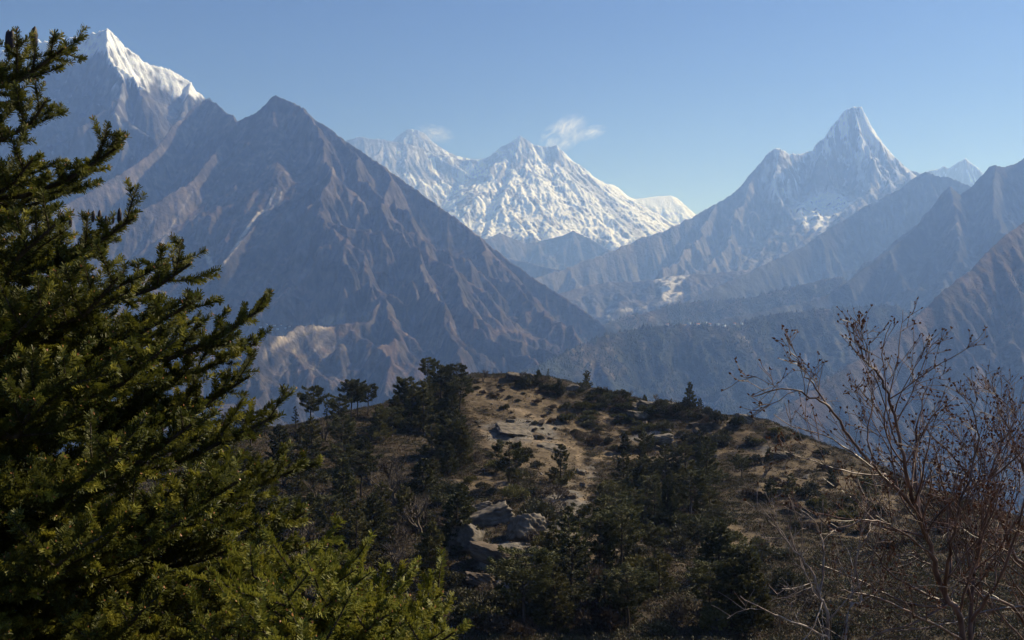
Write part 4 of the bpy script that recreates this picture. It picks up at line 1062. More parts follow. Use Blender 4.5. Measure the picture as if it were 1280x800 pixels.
# ------------------------------------------------------------------ low heath and grass, nobody could count it
rs = np.random.default_rng(808)
def heath(name, label, n, mat, seed, s0, s1, k, gain, bias, nz):
    rs = np.random.default_rng(seed)
    y = 62 + 213 * rs.random(n) ** 0.8; x = y * rs.uniform(-0.56, 0.56, n)
    z = hzv(x, y); pxx, pyy = to_px(x, y, z)
    den = ss(bias, bias + 0.3, fbm(x, y, 5, 4, nz) * 0.8 + fbm(x, y, 20, 4, nz + 4) * 0.7 + 0.85 * (1 - openness(x, y, pxx, pyy)) - 0.25)
    den *= 1 - 0.85 * ss(0.2, 0.5, rockiness(x, y))
    pick = rs.random(n) < den * gain; x, y, z = x[pick], y[pick], z[pick]; m = len(x)
    a = rs.uniform(0, 2 * np.pi, (m, k)); sz = rs.uniform(s0, s1, m) * (1 + 0.8 * (rs.random(m) < 0.12)); r = np.sqrt(rs.random((m, k))) * sz[:, None] * 1.1
    c = np.stack([x[:, None] + np.cos(a) * r, y[:, None] + np.sin(a) * r, z[:, None] + (0.02 + rs.random((m, k)) * 0.6) * sz[:, None] * 0.85], -1).reshape(-1, 3)
    d = np.stack([np.cos(a) * 0.6, np.sin(a) * 0.6, np.full_like(a, 0.8)], -1).reshape(-1, 3) + rs.normal(size=(m * k, 3)) * 0.4
    L_ = np.repeat(sz, k) * rs.uniform(0.35, 0.75, m * k)
    L_ = np.minimum(L_, 0.22) * rs.uniform(0.7, 1.1, m * k)
    V_, F_ = leaves(c, d, L_, L_ * 0.5, rs)
    o = mesh_np(name, V_, F_, mat); tag(o, label, name.replace("_", " "), None, "stuff"); print(name, m)
heath("undergrowth", "low brown heath covering the knoll between the trees", 150000, M_BROWN, 808, 0.15, 0.5, 20, 0.45, -0.05, 305)
heath("ground_cover", "dark green dwarf scrub creeping over the knoll", 85000, M_BUSH, 809, 0.25, 0.75, 34, 0.42, 0.10, 345)
rs = np.random.default_rng(810)
n = 110000
x = rs.uniform(-110, 130, n); y = rs.uniform(62, 275, n); keep = np.abs(x / y) < 0.56; x, y = x[keep], y[keep]; z = hzv(x, y)
_px, _py = to_px(x, y, z); gr_ = openness(x, y, _px, _py); pick = rs.random(len(x)) < gr_ * (0.25 + 0.35 * ss(170, 100, y)); x, y, z = x[pick], y[pick], z[pick]
m = len(x); k = 6; a = rs.uniform(0, 2 * np.pi, (m, k)); r = rs.uniform(0, 0.22, (m, k))
c = np.stack([x[:, None] + np.cos(a) * r, y[:, None] + np.sin(a) * r, np.repeat(z[:, None], k, 1)], -1).reshape(-1, 3)
d = np.stack([np.cos(a) * 0.5, np.sin(a) * 0.5, np.full_like(a, 1.0)], -1).reshape(-1, 3)
V_, F_ = leaves(c, d, rs.uniform(0.10, 0.3, m * k), 0.09, rs)
M_GRASS = simple_mat("dry_tan_grass", (0.10, 0.078, 0.050), (0.175, 0.138, 0.088), 1.0, 0.9, 0.1, trans=0.2, island=True)
o = mesh_np("grass", V_, F_, M_GRASS); tag(o, "short dry tan grass on the open slopes", "grass", None, "stuff")

# ------------------------------------------------------------------ scattered stones too many to count
rs = np.random.default_rng(811)
n = 9000
y = 70 + 200 * rs.random(n) ** 0.8; x = y * rs.uniform(-0.3, 0.5, n); z = hzv(x, y); _px, _py = to_px(x, y, z)
pk = rs.random(n) < 0.35 * openness(x, y, _px, _py) * (0.3 + ss(0, 0.3, fbm(x, y, 9, 3, 371))) + 0.5 * ss(0.2, 0.6, rockiness(x, y))
x, y, z = x[pk], y[pk], z[pk]; m = len(x); sz = rs.uniform(0.08, 0.42, m) ** 1.2
O8 = np.array([[1, 0, 0], [0, 1, 0], [-1, 0, 0], [0, -1, 0], [0.2, 0.1, 0.8], [0, 0, -0.6]]); F8 = np.array([[0, 1, 4], [1, 2, 4], [2, 3, 4], [3, 0, 4], [1, 0, 5], [2, 1, 5], [3, 2, 5], [0, 3, 5]])
V_ = np.stack([x, y, z], 1)[:, None] + (O8[None] + rs.normal(size=(m, 6, 3)) * 0.28) * sz[:, None, None] * np.array([1, 1, 0.7])
o = mesh_np("stones", V_.reshape(-1, 3), (F8[None] + (np.arange(m) * 6)[:, None, None]).reshape(-1, 3), M_STONE); tag(o, "loose grey stones scattered over the open ground", "stones", None, "stuff")

# ------------------------------------------------------------------ rocks
def rock(px_, py_, wpx, hpx, deep_, rot=(0, 0, 0), seed=0, mat=None, strata=0.0, label=None, lift=0.35, boxy=0.72, planes=20, grp=None):
    big = wpx > 20; wpx = wpx * (0.86 if big else 1); hpx = hpx * (0.72 if big else 0.8); deep = deep_ * 0.75; lift *= 0.75
    p = hit(px_, py_); s = p[1] / F
    rs = np.random.default_rng(900 + seed)
    V_, F_ = build_rock(rs, (wpx * s, deep, hpx * s * 1.15), planes=planes, strata=strata * 1.5, boxy=boxy, rough=0.09)
    o = mesh_np("boulder", V_, F_, mat or M_STONE)
    o.location = (p[0], p[1], p[2] + hpx * s * lift); o.rotation_euler = [math.radians(a) for a in rot]
    tag(o, label, "boulder", grp); return o
rock(615, 655, 58, 30, 6.5, (-8, -18, 12), 1, M_STONE, 0.03, "large flat slab boulder tilted up to the right, topmost of the boulder pile", 0.45)
rock(583, 688, 40, 46, 5.0, (-10, 10, -25), 2, M_STONE, 0.02, "tall block boulder with pale flat top at the left of the pile", 0.45)
rock(657, 672, 40, 40, 5.5, (-12, 20, 30), 3, M_STONE, 0.06, "layered boulder with sunlit cracked side at the right of the pile", 0.42)
rock(618, 700, 66, 26, 6.0, (-10, 12, -8), 4, M_BROWNSTONE, 0.02, "broad brown grassy slab lying in front of the pile", 0.3)
rock(633, 768, 28, 44, 3.0, (-6, 10, 20), 5, M_STONE, 0.04, "upright pale boulder below the pile beside the path", 0.42)
rock(637, 718, 22, 20, 2.2, (0, 14, 10), 6, M_STONE, 0.02, "small pale block just right of the brown slab")
rock(600, 730, 44, 20, 3.2, (-8, 16, 20), 7, M_BROWNSTONE, 0.02, "low brown rock under the broad brown slab")
rock(602, 640, 30, 18, 3.0, (-8, -10, 30), 8, M_STONE, 0.02, "dark wedge of rock behind the large flat slab")
rock(642, 537, 50, 6, 9.0, (14, 9, 20), 9, M_STONE, 0.0, "long low pale grey rock slab in the dry grass near the top", -0.3, 0.75, 26)
rock(668, 546, 36, 5, 7.0, (13, 12, -15), 29, M_BROWNSTONE, 0.0, "low brown grey rock slab just right of the long pale slab", -0.2, 0.75, 26)
rock(690, 560, 40, 5, 6, (8, 9, 0), 10, M_STONE, 0.0, "smaller pale slab right below the long rock slab", 0.15)
rock(818, 512, 46, 13, 5, (0, 14, 10), 11, M_STONE, 0.03, "dark sloping rock slab on the skyline slope right of centre", 0.3)
rock(797, 524, 28, 12, 4, (0, 6, 30), 12, M_STONE, 0.03, "dark rounded rock below the sloping skyline slab")
rock(826, 553, 30, 15, 5, (0, -6, 10), 13, M_STONE, 0.03, "dark overhanging rock in the middle of the right hand grass")
rock(930, 527, 26, 14, 5, (0, 12, 10), 14, M_STONE, 0.03, "dark rock lump on the right skyline beside the tiny bare tree")
rock(970, 572, 24, 12, 4, (0, 12, 10), 15, M_STONE, 0.03, "grey rock on the dry slope left of the bare birch")
rock(641, 474, 16, 11, 4, (0, 0, 10), 16, M_STONE, 0.03, "dark rock block on the central skyline between bare trees")
rock(664, 474, 14, 9, 4, (0, 20, 10), 17, M_STONE, 0.03, "small dark rock on the skyline left of the small pine")
rock(713, 488, 18, 9, 4, (0, -20, 10), 18, M_STONE, 0.03, "dark wedge rock on the skyline left of the small rounded fir")
rock(545, 487, 20, 8, 4, (0, 8, 10), 19, M_BROWNSTONE, 0.03, "pinkish rock ledge under the ragged pine on the top")
ZR = {}
def rfill(poly, n, wl, wh, zone, off):
    xs = [p[0] for p in poly]; ys = [p[1] for p in poly]; g = 0; t_ = 0
    while g < n and t_ < 3000:
        t_ += 1
        x, y = rt.uniform(min(xs), max(xs)), rt.uniform(min(ys), max(ys))
        if not inpoly(np.array([x]), np.array([y]), poly)[0]: continue
        w_ = rt.uniform(wl, wh); h_ = w_ * rt.uniform(0.35, 0.75)
        o = rock(x, y, w_, h_, w_ * hit(x, y)[1] / F, (rt.normal() * 14, rt.normal() * 14, rt.uniform(0, 180)), off + g, [M_STONE, M_BROWNSTONE][rt.integers(0, 2)], 0.03, None, 0.22, grp="loose rocks on the knoll")
        ZR.setdefault(zone, []).append((o, ["small grey rock", "small brown rock"][0 if o.data.materials[0] == M_STONE else 1])); g += 1
rfill([(590, 520), (690, 530), (730, 570), (700, 575), (610, 550)], 12, 5, 13, "around the pale rock slab", 100)
rfill([(695, 585), (740, 590), (745, 640), (700, 650)], 11, 5, 14, "along the dirt path", 130)
rfill([(600, 690), (680, 690), (690, 790), (600, 790)], 18, 6, 18, "below the boulder pile", 160)
rfill([(760, 520), (930, 535), (930, 575), (800, 575)], 10, 5, 12, "on the upper right slope", 190)
rfill([(730, 660), (780, 670), (770, 700), (730, 700)], 7, 5, 12, "between the two tall pines", 220)
rfill([(950, 560), (1100, 600), (1050, 670), (950, 640)], 8, 5, 12, "on the dry right slope", 240)
for zn, items in ZR.items(): label_zone(items, zn, "")
# ------------------------------------------------------------------ far woods and villages
def plant_forest(name, label, field, n, poly, hlo, hhi, seed, dmin, dmax):
    x0, y0, res, H = FIELDS[field]; rs = np.random.default_rng(seed)
    ny_, nx_ = H.shape
    i = rs.integers(1, nx_ - 1, n); j = rs.integers(1, ny_ - 1, n)
    z = H[j, i]; x = x0 + (i + rs.random(n) - 0.5) * res; y = y0 + (j + rs.random(n) - 0.5) * res
    px, py = to_px(x, y, z)
    k = inpoly(px, py, poly) & (fbm(x, y, 220, 4, 901) > -0.12 + rs.random(n) * 0.2 - 0.1)
    x, y, z = x[k], y[k], z[k]; m = len(x)
    h = rs.uniform(hlo, hhi, m); r = h * rs.uniform(0.22, 0.36, m)
    a = np.arange(4) * np.pi / 2; ring = np.stack([np.cos(a), np.sin(a)], -1)
    base = np.stack([x[:, None] + ring[None, :, 0] * r[:, None], y[:, None] + ring[None, :, 1] * r[:, None], np.repeat((z + 0.1 * h)[:, None], 4, 1) + rs.normal(size=(m, 4)) * 0.05 * h[:, None]], -1)
    top = np.stack([x + rs.normal(size=m) * 0.4, y, z + h], -1)[:, None]
    V_ = np.concatenate([base, top], 1).reshape(-1, 3); o_ = (np.arange(m) * 5)[:, None, None]
    F_ = (np.array([[0, 1, 4], [1, 2, 4], [2, 3, 4], [3, 0, 4]])[None] + o_).reshape(-1, 3)
    o = mesh_np(name, V_, F_, M_FARTREE); tag(o, label, "forest", None, "stuff"); print(name, m)
M_FARTREE = simple_mat("distant_conifers", (0.018, 0.026, 0.014), (0.045, 0.048, 0.026), 0.02, 0.9, 0.05, island=True)
plant_forest("forest", "dark conifer forest on the ridge below the monastery village", "forested_ridge", 46000, [(600, 402), (1120, 372), (1280, 380), (1280, 620), (560, 620)], 8, 17, 1, 1700, 4800)
plant_forest("forest", "thin forest on the nearer right ridge", "near_right_ridge", 30000, [(900, 420), (1180, 375), (1280, 330), (1280, 640), (900, 640)], 5, 11, 2, 1500, 4000)
plant_forest("forest", "hazy forest on the far ridge above the valley", "far_forest_ridge", 26000, [(700, 370), (1100, 345), (1100, 430), (700, 430)], 10, 20, 3, 4200, 6500)

M_WHITEWASH = simple_mat("whitewashed_wall", (0.62, 0.60, 0.56), (0.78, 0.76, 0.72), 0.2, 0.9, 0.1)
M_ROOFB = simple_mat("pale_blue_metal_roof", (0.28, 0.36, 0.42), (0.36, 0.45, 0.52), 0.2, 0.5, 0.3)
M_ROOFR = simple_mat("rusty_red_roof", (0.30, 0.12, 0.08), (0.38, 0.17, 0.11), 0.2, 0.7, 0.2)
M_WINDOW = simple_mat("dark_window", (0.03, 0.03, 0.035), (0.05, 0.05, 0.055), 0.2, 0.3, 0.4)
def house(p, w_, d_, h_, rz, roofmat, label, grp):
    e = empty("stone_house", (p[0], p[1], p[2] - 1.5), rz)
    x, y = w_ / 2, d_ / 2
    V = np.array([[-x, -y, 0], [x, -y, 0], [x, y, 0], [-x, y, 0], [-x, -y, h_], [x, -y, h_], [x, y, h_], [-x, y, h_], [-x + 0.05, 0, h_ + d_ * 0.28], [x - 0.05, 0, h_ + d_ * 0.28]])
    mesh_np("wall", V, np.array([[0, 1, 5, 4], [1, 2, 6, 5], [2, 3, 7, 6], [3, 0, 4, 7], [4, 8, 8, 7], [5, 6, 9, 9]])[:4], M_WHITEWASH, e)
    g = 0.7; t = 0.3; hr = h_ + d_ * 0.28
    V = []
    for zz in (0, t):
        V += [[-x - g, -y - g, h_ - g * 0.4 + zz], [x + g, -y - g, h_ - g * 0.4 + zz], [-x - g, 0, hr + zz], [x + g, 0, hr + zz], [-x - g, y + g, h_ - g * 0.4 + zz], [x + g, y + g, h_ - g * 0.4 + zz]]
    Fc = [[6, 7, 9, 8], [8, 9, 11, 10], [0, 2, 3, 1], [2, 4, 5, 3], [0, 1, 7, 6], [4, 10, 11, 5], [0, 6, 8, 2], [2, 8, 10, 4], [1, 3, 9, 7], [3, 5, 11, 9]]
    mesh_np("roof", np.array(V), np.array(Fc), roofmat, e)
    for k in range(3):
        cx = (k - 1) * w_ * 0.3; q = []
        for zz in (h_ * 0.4, h_ * 0.75):
            for xx in (cx - 0.7, cx + 0.7): q.append([xx, -y - 0.06, zz])
        mesh_np("window", np.array(q), np.array([[0, 1, 3, 2]]), M_WINDOW, e)
    tag(e, label, "house", grp); return e
rs = np.random.default_rng(33)
place = ["leftmost", "second from left", "third from left", "fourth from left", "fifth from left", "sixth from left", "seventh from left", "eighth from left", "ninth from left", "tenth from left"]
for k, (px_, py_, w_, rm) in enumerate([(834, 407, 13, M_ROOFR), (862, 407, 12, M_ROOFB), (871, 407, 22, M_ROOFR), (881, 406, 18, M_ROOFB), (887, 408, 11, M_ROOFR), (897, 408, 13, M_ROOFB), (905, 409, 14, M_ROOFB), (918, 407, 12, M_ROOFR), (927, 406, 12, M_ROOFB)]):
    p = far_hit("forested_ridge", px_, py_, 3600, 4600)
    house(p, w_, 9, 7, rs.uniform(-0.5, 0.3), rm, "tiny white house, %s of the monastery village on the forested ridge" % place[k], "monastery village on the ridge")
for k, (px_, py_) in enumerate([(326, 410), (333, 407), (338, 411), (343, 408), (347, 412), (351, 409), (357, 411), (362, 409)]):
    p = far_hit("pyramid_mountain", px_, py_, 2900, 4600)
    house(p, rs.uniform(8, 12), 7, 5, rs.uniform(-0.5, 0.3), [M_ROOFB, M_ROOFR][k % 2], "tiny white house, %s of the hamlet under the brown mountain" % place[k], "hamlet under the brown mountain")

# ------------------------------------------------------------------ clouds over the far summits
def cloud(px_, py_, d, wpx, hpx, tilt, dens, seed, label):
    s = d / F; n = 24
    m = bpy.data.materials.new("wispy_cloud"); m.use_nodes = True
    nt = m.node_tree; N = nt.nodes; L = nt.links; N.remove(N["Principled BSDF"])
    tc = N.new("ShaderNodeTexCoord"); mp = N.new("ShaderNodeMapping"); mp.inputs["Location"].default_value = (seed * 3.1, seed * 1.7, 0)
    ln = N.new("ShaderNodeVectorMath"); ln.operation = 'LENGTH'; L.new(tc.outputs["Object"], ln.inputs[0])
    fo = N.new("ShaderNodeMapRange"); fo.inputs["From Min"].default_value = 0.15; fo.inputs["From Max"].default_value = 1.0; fo.inputs["To Min"].default_value = 1; fo.inputs["To Max"].default_value = 0
    L.new(ln.outputs["Value"], fo.inputs["Value"])
    L.new(tc.outputs["Object"], mp.inputs["Vector"]); nz = N.new("ShaderNodeTexNoise"); nz.inputs["Scale"].default_value = 1.9; nz.inputs["Detail"].default_value = 9; nz.inputs["Distortion"].default_value = 1.3; nz.inputs["Roughness"].default_value = 0.62
    L.new(mp.outputs[0], nz.inputs["Vector"])
    mr = N.new("ShaderNodeMapRange"); mr.inputs["From Min"].default_value = 0.47; mr.inputs["From Max"].default_value = 0.80
    L.new(nz.outputs["Fac"], mr.inputs["Value"])
    mu = N.new("ShaderNodeMath"); mu.operation = 'MULTIPLY'; L.new(mr.outputs[0], mu.inputs[0]); L.new(fo.outputs[0], mu.inputs[1])
    m2 = N.new("ShaderNodeMath"); m2.operation = 'MULTIPLY'; m2.inputs[1].default_value = dens; L.new(mu.outputs[0], m2.inputs[0])
    pv = N.new("ShaderNodeVolumePrincipled"); pv.inputs["Color"].default_value = (0.98, 0.98, 1, 1); pv.inputs["Anisotropy"].default_value = 0.4
    L.new(m2.outputs[0], pv.inputs["Density"]); L.new(pv.outputs[0], N["Material Output"].inputs["Volume"])
    th = np.linspace(0, 2 * np.pi, n, endpoint=False); ph = np.linspace(0.05, np.pi - 0.05, n // 2)
    T_, P_ = np.meshgrid(th, ph)
    V = np.stack([np.sin(P_) * np.cos(T_), np.sin(P_) * np.sin(T_), np.cos(P_)], -1).reshape(-1, 3)
    idx = np.arange(len(V)).reshape(n // 2, n); nx_ = np.roll(idx, -1, axis=1)
    Fc = np.stack([idx[:-1], idx[1:], nx_[1:], nx_[:-1]], -1).reshape(-1, 4)
    V = np.concatenate([V, [[0, 0, 1], [0, 0, -1]]]); k = len(V)
    caps = [[k - 2, idx[0, i], idx[0, (i + 1) % n], idx[0, (i + 1) % n]] for i in range(n)]
    me = bpy.data.meshes.new("cloud"); me.from_pydata([tuple(v) for v in V], [], [tuple(map(int, f)) for f in Fc] + [(k - 2, int(idx[0, i]), int(idx[0, (i + 1) % n])) for i in range(n)] + [(k - 1, int(idx[-1, (i + 1) % n]), int(idx[-1, i])) for i in range(n)])
    me.materials.append(m); o = bpy.data.objects.new("cloud", me); COL.objects.link(o)
    o.location = P(px_, py_, d); o.scale = (wpx * s / 2, wpx * s / 2.5, hpx * s / 2); o.rotation_euler = (0, math.radians(tilt), 0)
    tag(o, label, "cloud")
cloud(704, 168, 22000, 74, 44, -34, 0.009, 1, "wispy white cloud streaming off the second far summit")
cloud(740, 166, 22500, 42, 20, -20, 0.0075, 4, "small separate puff of cloud right of the larger wisp")
cloud(543, 167, 22300, 56, 24, 8, 0.006, 7, "thin plume of blown snow behind the highest summit")
# ------------------------------------------------------------------ big fir close by on the left
M_NEEDLE = simple_mat("fir_needles", (0.022, 0.032, 0.007), (0.13, 0.130, 0.020), 3.0, 0.5, 0.18, trans=0.38, island=True)
M_NEEDLE_Y = simple_mat("young_fir_needles", (0.055, 0.075, 0.012), (0.27, 0.255, 0.035), 5.0, 0.5, 0.2, trans=0.35, island=True)
M_TIP = simple_mat("sunlit_fir_tips", (0.09, 0.10, 0.014), (0.30, 0.27, 0.035), 5.0, 0.5, 0.2, trans=0.42, island=True)  # lighter yellow green needle tone, paints shoot ends as if lit
M_FIRBARK = simple_mat("fir_bark", (0.03, 0.024, 0.019), (0.10, 0.082, 0.065), 9, 0.9, 0.15, bump=0.6, bdist=0.01)
M_CONE = simple_mat("purple_fir_cone", (0.012, 0.009, 0.014), (0.035, 0.022, 0.030), 60, 0.5, 0.3, bump=0.5, bdist=0.004)
M_BUD = simple_mat("orange_buds", (0.20, 0.07, 0.02), (0.32, 0.14, 0.05), 30, 0.5, 0.3)

def needles(segs, per_m, nl, nw, rs):
    """segs: (n, 6) shoot segments; a brush of needles around each, parted to the sides and upwards"""
    a = segs[:, :3]; b = segs[:, 3:]; L = np.linalg.norm(b - a, axis=1); cnt = np.maximum(2, (L * per_m).astype(int))
    i = np.repeat(np.arange(len(segs)), cnt); t = rs.random(len(i))
    p = a[i] + (b - a)[i] * t[:, None]; ax = (b - a)[i] / (L[i][:, None] + 1e-9)
    r = rs.normal(size=(len(i), 3)); r[:, 2] += 0.55
    r -= ax * (r * ax).sum(1, keepdims=True); r /= np.linalg.norm(r, axis=1, keepdims=True) + 1e-9
    d = r * 0.85 + ax * 0.55; d /= np.linalg.norm(d, axis=1, keepdims=True)
    ln = nl * rs.uniform(0.75, 1.15, len(i)); s = np.cross(d, ax) + rs.normal(size=(len(i), 3)) * 0.3; s /= np.linalg.norm(s, axis=1, keepdims=True) + 1e-9
    w_ = nw * 0.5
    V = np.stack([p - s * w_ * 0.5, p + s * w_ * 0.5, p + d * ln[:, None] * 0.9 + s * w_, p + d * ln[:, None] - s * w_ * 0.6], 1).reshape(-1, 3)
    return V, np.arange(len(V)).reshape(-1, 4)

def limb(p0, p1, rise, rs, r0, wood, segs, tips, spread=1.0, side0=0.22, gap=0.085, lift=0.22, wild=0.34):
    """a fir limb from p0 to p1 with flat sprays of side shoots"""
    n = 9; s = np.linspace(0, 1, n); L = np.linalg.norm(p1 - p0)
    pts = p0 + np.outer(s, p1 - p0); pts[:, 2] += rise * L * (s ** 2.6 - s) * 0.9
    pts[1:-1] += rs.normal(size=(n - 2, 3)) * 0.012 * L
    wood.add(*tube(pts, r0 * (1 - 0.86 * s) + 0.004, 6))
    d = (p1 - p0) / L; side = np.cross(d, [0, 0, 1.0]); side /= np.linalg.norm(side); up = np.cross(side, d)
    def at(f): return np.array([np.interp(f, s, pts[:, k]) for k in range(3)])
    # needles on the outer limb itself
    f = np.linspace(0.35, 1.0, 10)
    for a, b in zip(f[:-1], f[1:]): segs.append(np.r_[at(a), at(b), 0.0])
    tips.append((at(1.0), at(1.0) - at(0.95)))
    pos = side0 * L; sg = 1
    while pos < L * 0.985:
        f0 = pos / L; q = at(f0); sg = -sg
        ln = spread * (0.26 + 0.24 * (L - pos) ** 0.8) * rs.uniform(0.6, 1.3); ln = min(ln, 0.72)
        tang = at(min(1, f0 + 0.05)) - at(max(0, f0 - 0.05)); tang /= np.linalg.norm(tang)
        dd = tang * rs.uniform(0.55, 0.95) + side * sg * rs.uniform(0.5, 1.0) + up * rs.normal(lift, wild); dd /= np.linalg.norm(dd)
        m = max(3, int(ln / 0.1)); ps = [q]; e = dd.copy()
        for k in range(m):
            e = e + rs.normal(size=3) * 0.07 + np.array([0, 0, 0.06]); e /= np.linalg.norm(e); ps.append(ps[-1] + e * ln / m)
        ps = np.array(ps); wood.add(*tube(ps, np.linspace(0.006 + 0.006 * ln, 0.0025, m + 1), 4))
        for a, b in zip(ps[:-1], ps[1:]): segs.append(np.r_[a, b, 0.0])
        tips.append((ps[-1], e))
        # third order shoots
        sd = np.cross(dd, up); sd /= np.linalg.norm(sd)
        c = 0.10 + rs.random() * 0.05; s2 = 1
        while c < ln * 0.92:
            s2 = -s2; fi = c / ln * m; i0 = min(m - 1, int(fi)); q2 = ps[i0] + (ps[i0 + 1] - ps[i0]) * (fi - i0)
            l3 = min(0.30, (ln - c) * 0.7 + 0.05) * rs.uniform(0.5, 1.15)
            d3 = dd * rs.uniform(0.6, 0.9) + sd * s2 * rs.uniform(0.6, 0.95) + up * rs.normal(lift, wild * 1.1); d3 /= np.linalg.norm(d3)
            mid = q2 + d3 * l3 * 0.5; end = mid + (d3 + up * 0.12) * l3 * 0.5
            segs.append(np.r_[q2, mid, 0.0]); segs.append(np.r_[mid, end, 1.0]); tips.append((end, d3))
            c += rs.uniform(0.085, 0.15)
        pos += rs.uniform(0.6, 1.3) * gap

def cone_mesh(L, r):
    s = np.linspace(0, 1, 9); rad = r * np.array([0.35, 0.8, 1.0, 1.04, 1.04, 1.0, 0.9, 0.7, 0.12])
    pts = np.outer(s * L, [0, 0, 1.0]); V, Fc = tube(pts, rad, 10)
    V = V + np.random.default_rng(3).normal(size=V.shape) * r * 0.06; return V, Fc

def make_fir(loc, height, limbs, label, rs, needle_mat, per_m, nl, nw, cones, trunk_r, tag_cat="fir tree"):
    root = empty("fir_tree", loc); L0 = np.array(loc)
    n = 14; t = np.linspace(0, 1, n)
    V, Fc = tube(np.stack([np.sin(t * 5) * 0.03, np.cos(t * 4) * 0.03, t * height - 0.4 * (t == 0)], 1), trunk_r * (1 - t) ** 0.9 + 0.012, 12)
    mesh_np("trunk", V, Fc, M_FIRBARK, root, smooth=True)
    segs = []; tips = []
    for (p0, p1, rise, r0, spread, *fl) in limbs:
        w_ = Soup(); limb(np.asarray(p0) - L0, np.asarray(p1) - L0, rise, rs, r0, w_, segs, tips, spread, **(dict(lift=0.06, wild=0.16) if fl else {}))
        w_.obj("branch", M_FIRBARK, root, smooth=True)
    S = np.array(segs); lit_ends = (S[:, 6] > 0) & (rs.random(len(S)) < 0.45); S = np.concatenate([S[~lit_ends, :6], S[lit_ends, :6]]); nf = int(lit_ends.sum())  # random share of shoot ends takes the painted lit tone
    V0, F0 = needles(S[:len(S) - nf], per_m, nl, nw, rs); V1, F1 = needles(S[len(S) - nf:], per_m * 1.1, nl * 0.9, nw, rs)
    V = np.concatenate([V0, V1]); Fc = np.concatenate([F0, F1 + len(V0)]); print(label, len(Fc), "needles", len(segs))
    cr = mesh_np("crown", V, Fc, needle_mat, root); cr.data.materials.append(M_TIP)
    mi = np.zeros(len(Fc), np.int32); mi[len(F0):] = 1; cr.data.polygons.foreach_set('material_index', mi)
    bc = np.array([a + b / (np.linalg.norm(b) + 1e-9) * 0.01 for a, b in tips if rs.random() < 0.6]); bd = np.array([[0, 0, 1.0]] * len(bc)) + rs.normal(size=(len(bc), 3)) * 0.4
    V, Fc = leaves(bc, bd, 0.014, 0.012, rs); V2, F2 = leaves(bc, bd[:, [1, 2, 0]], 0.014, 0.012, rs)
    o = mesh_np("buds", np.concatenate([V, V2]), np.concatenate([Fc, F2 + len(V)]), M_BUD, root); o["kind"] = "stuff"
    for (p, Lc) in cones:
        V, Fc = cone_mesh(Lc, Lc * 0.14); c = mesh_np("cone", V, Fc, M_CONE, root, smooth=True); c.location = np.asarray(p) - L0
        c.rotation_euler = (rs.normal() * 0.06, rs.normal() * 0.06, 0)
    return tag(root, label, tag_cat)

rf = np.random.default_rng(2024)
FX, FY = -4.95, 7.7; FB = hz(FX, FY) - 0.1
limbs = []
def key(px_, py_, d, drop=0.30, r=0.022, sp=1.0):
    tip = P(px_, py_, d); L = math.hypot(tip[0] - FX, tip[1] - FY)
    z0 = tip[2] - drop * 0.3 * L + 0.08; limbs.append(((FX, FY, z0), tip, 0.45, r + 0.006 * L, sp))
for a in [(80, 60, 7.4, .45), (58, 125, 7.0, .4), (26, 78, 7.9, .35), (150, 182, 7.3, .38), (100, 232, 8.2, .3), (40, 200, 6.6, .3), (168, 272, 7.0, .32), (70, 280, 6.2, .25), (238, 330, 7.2, .30), (150, 345, 6.0, .2),
          (332, 382, 7.4, .30), (322, 428, 7.8, .15), (250, 372, 6.4, .22), (312, 470, 7.5, .10), (200, 440, 5.9, .18), (345, 520, 7.6, .20), (240, 530, 6.0, .15), (375, 585, 7.4, .18), (382, 640, 7.0, .12), (300, 600, 5.9, .14),
          (345, 690, 6.6, .25), (230, 650, 5.6, .15), (150, 560, 5.4, .10), (90, 470, 5.5, .10), (60, 380, 5.8, .1), (420, 700, 7.4, .28), (300, 740, 5.8, .2), (180, 760, 5.3, .1), (100, 680, 5.2, .1)]:
    key(*a)
for k in range(70):
    z = rf.uniform(-3.9, 3.9); R_ = np.interp(z, [-4, -2.4, -1.2, 0.1, 1.2, 2.1, 3.5, 4.5], [4.1, 4.2, 3.2, 2.55, 1.75, 1.25, 0.6, 0.2]) * (rf.uniform(0.72, 0.95) if z < 0.2 else rf.uniform(0.45, 0.8))
    az = rf.uniform(-2.1, 1.5) if k % 4 else rf.uniform(0, 6.28)
    zt = z + 0.08 * R_; p1 = (FX + math.cos(az) * R_, FY + math.sin(az) * R_, zt)
    tq = to_px(*p1)
    if p1[1] < 3.6 or tq[0] < -330 or (tq[0] > -90 and tq[1] < 95): continue
    limbs.append(((FX, FY, z + 0.06 * R_), np.array(p1), 0.22, 0.022 + 0.006 * R_, 1.05, 1))
cones = []
for (px_, py_, d, Lc) in [(10, 64, 7.9, .17), (14.5, 62, 7.9, .16), (42, 62, 7.6, .18), (116, 278, 7.3, .09), (124, 279, 7.3, .10), (132, 281, 7.2, .07), (149, 279, 7.1, .11), (141, 280, 7.1, .06), (219, 336, 7.2, .11), (275, 382, 7.4, .07), (88, 284, 6.9, .08)]:
    cones.append((P(px_, py_, d), Lc))
make_fir((FX, FY, FB), 4.7 - FB, limbs, "huge dark green fir close by, filling the left side of the view", rf, M_NEEDLE, 760, 0.042, 0.0088, cones, 0.19)

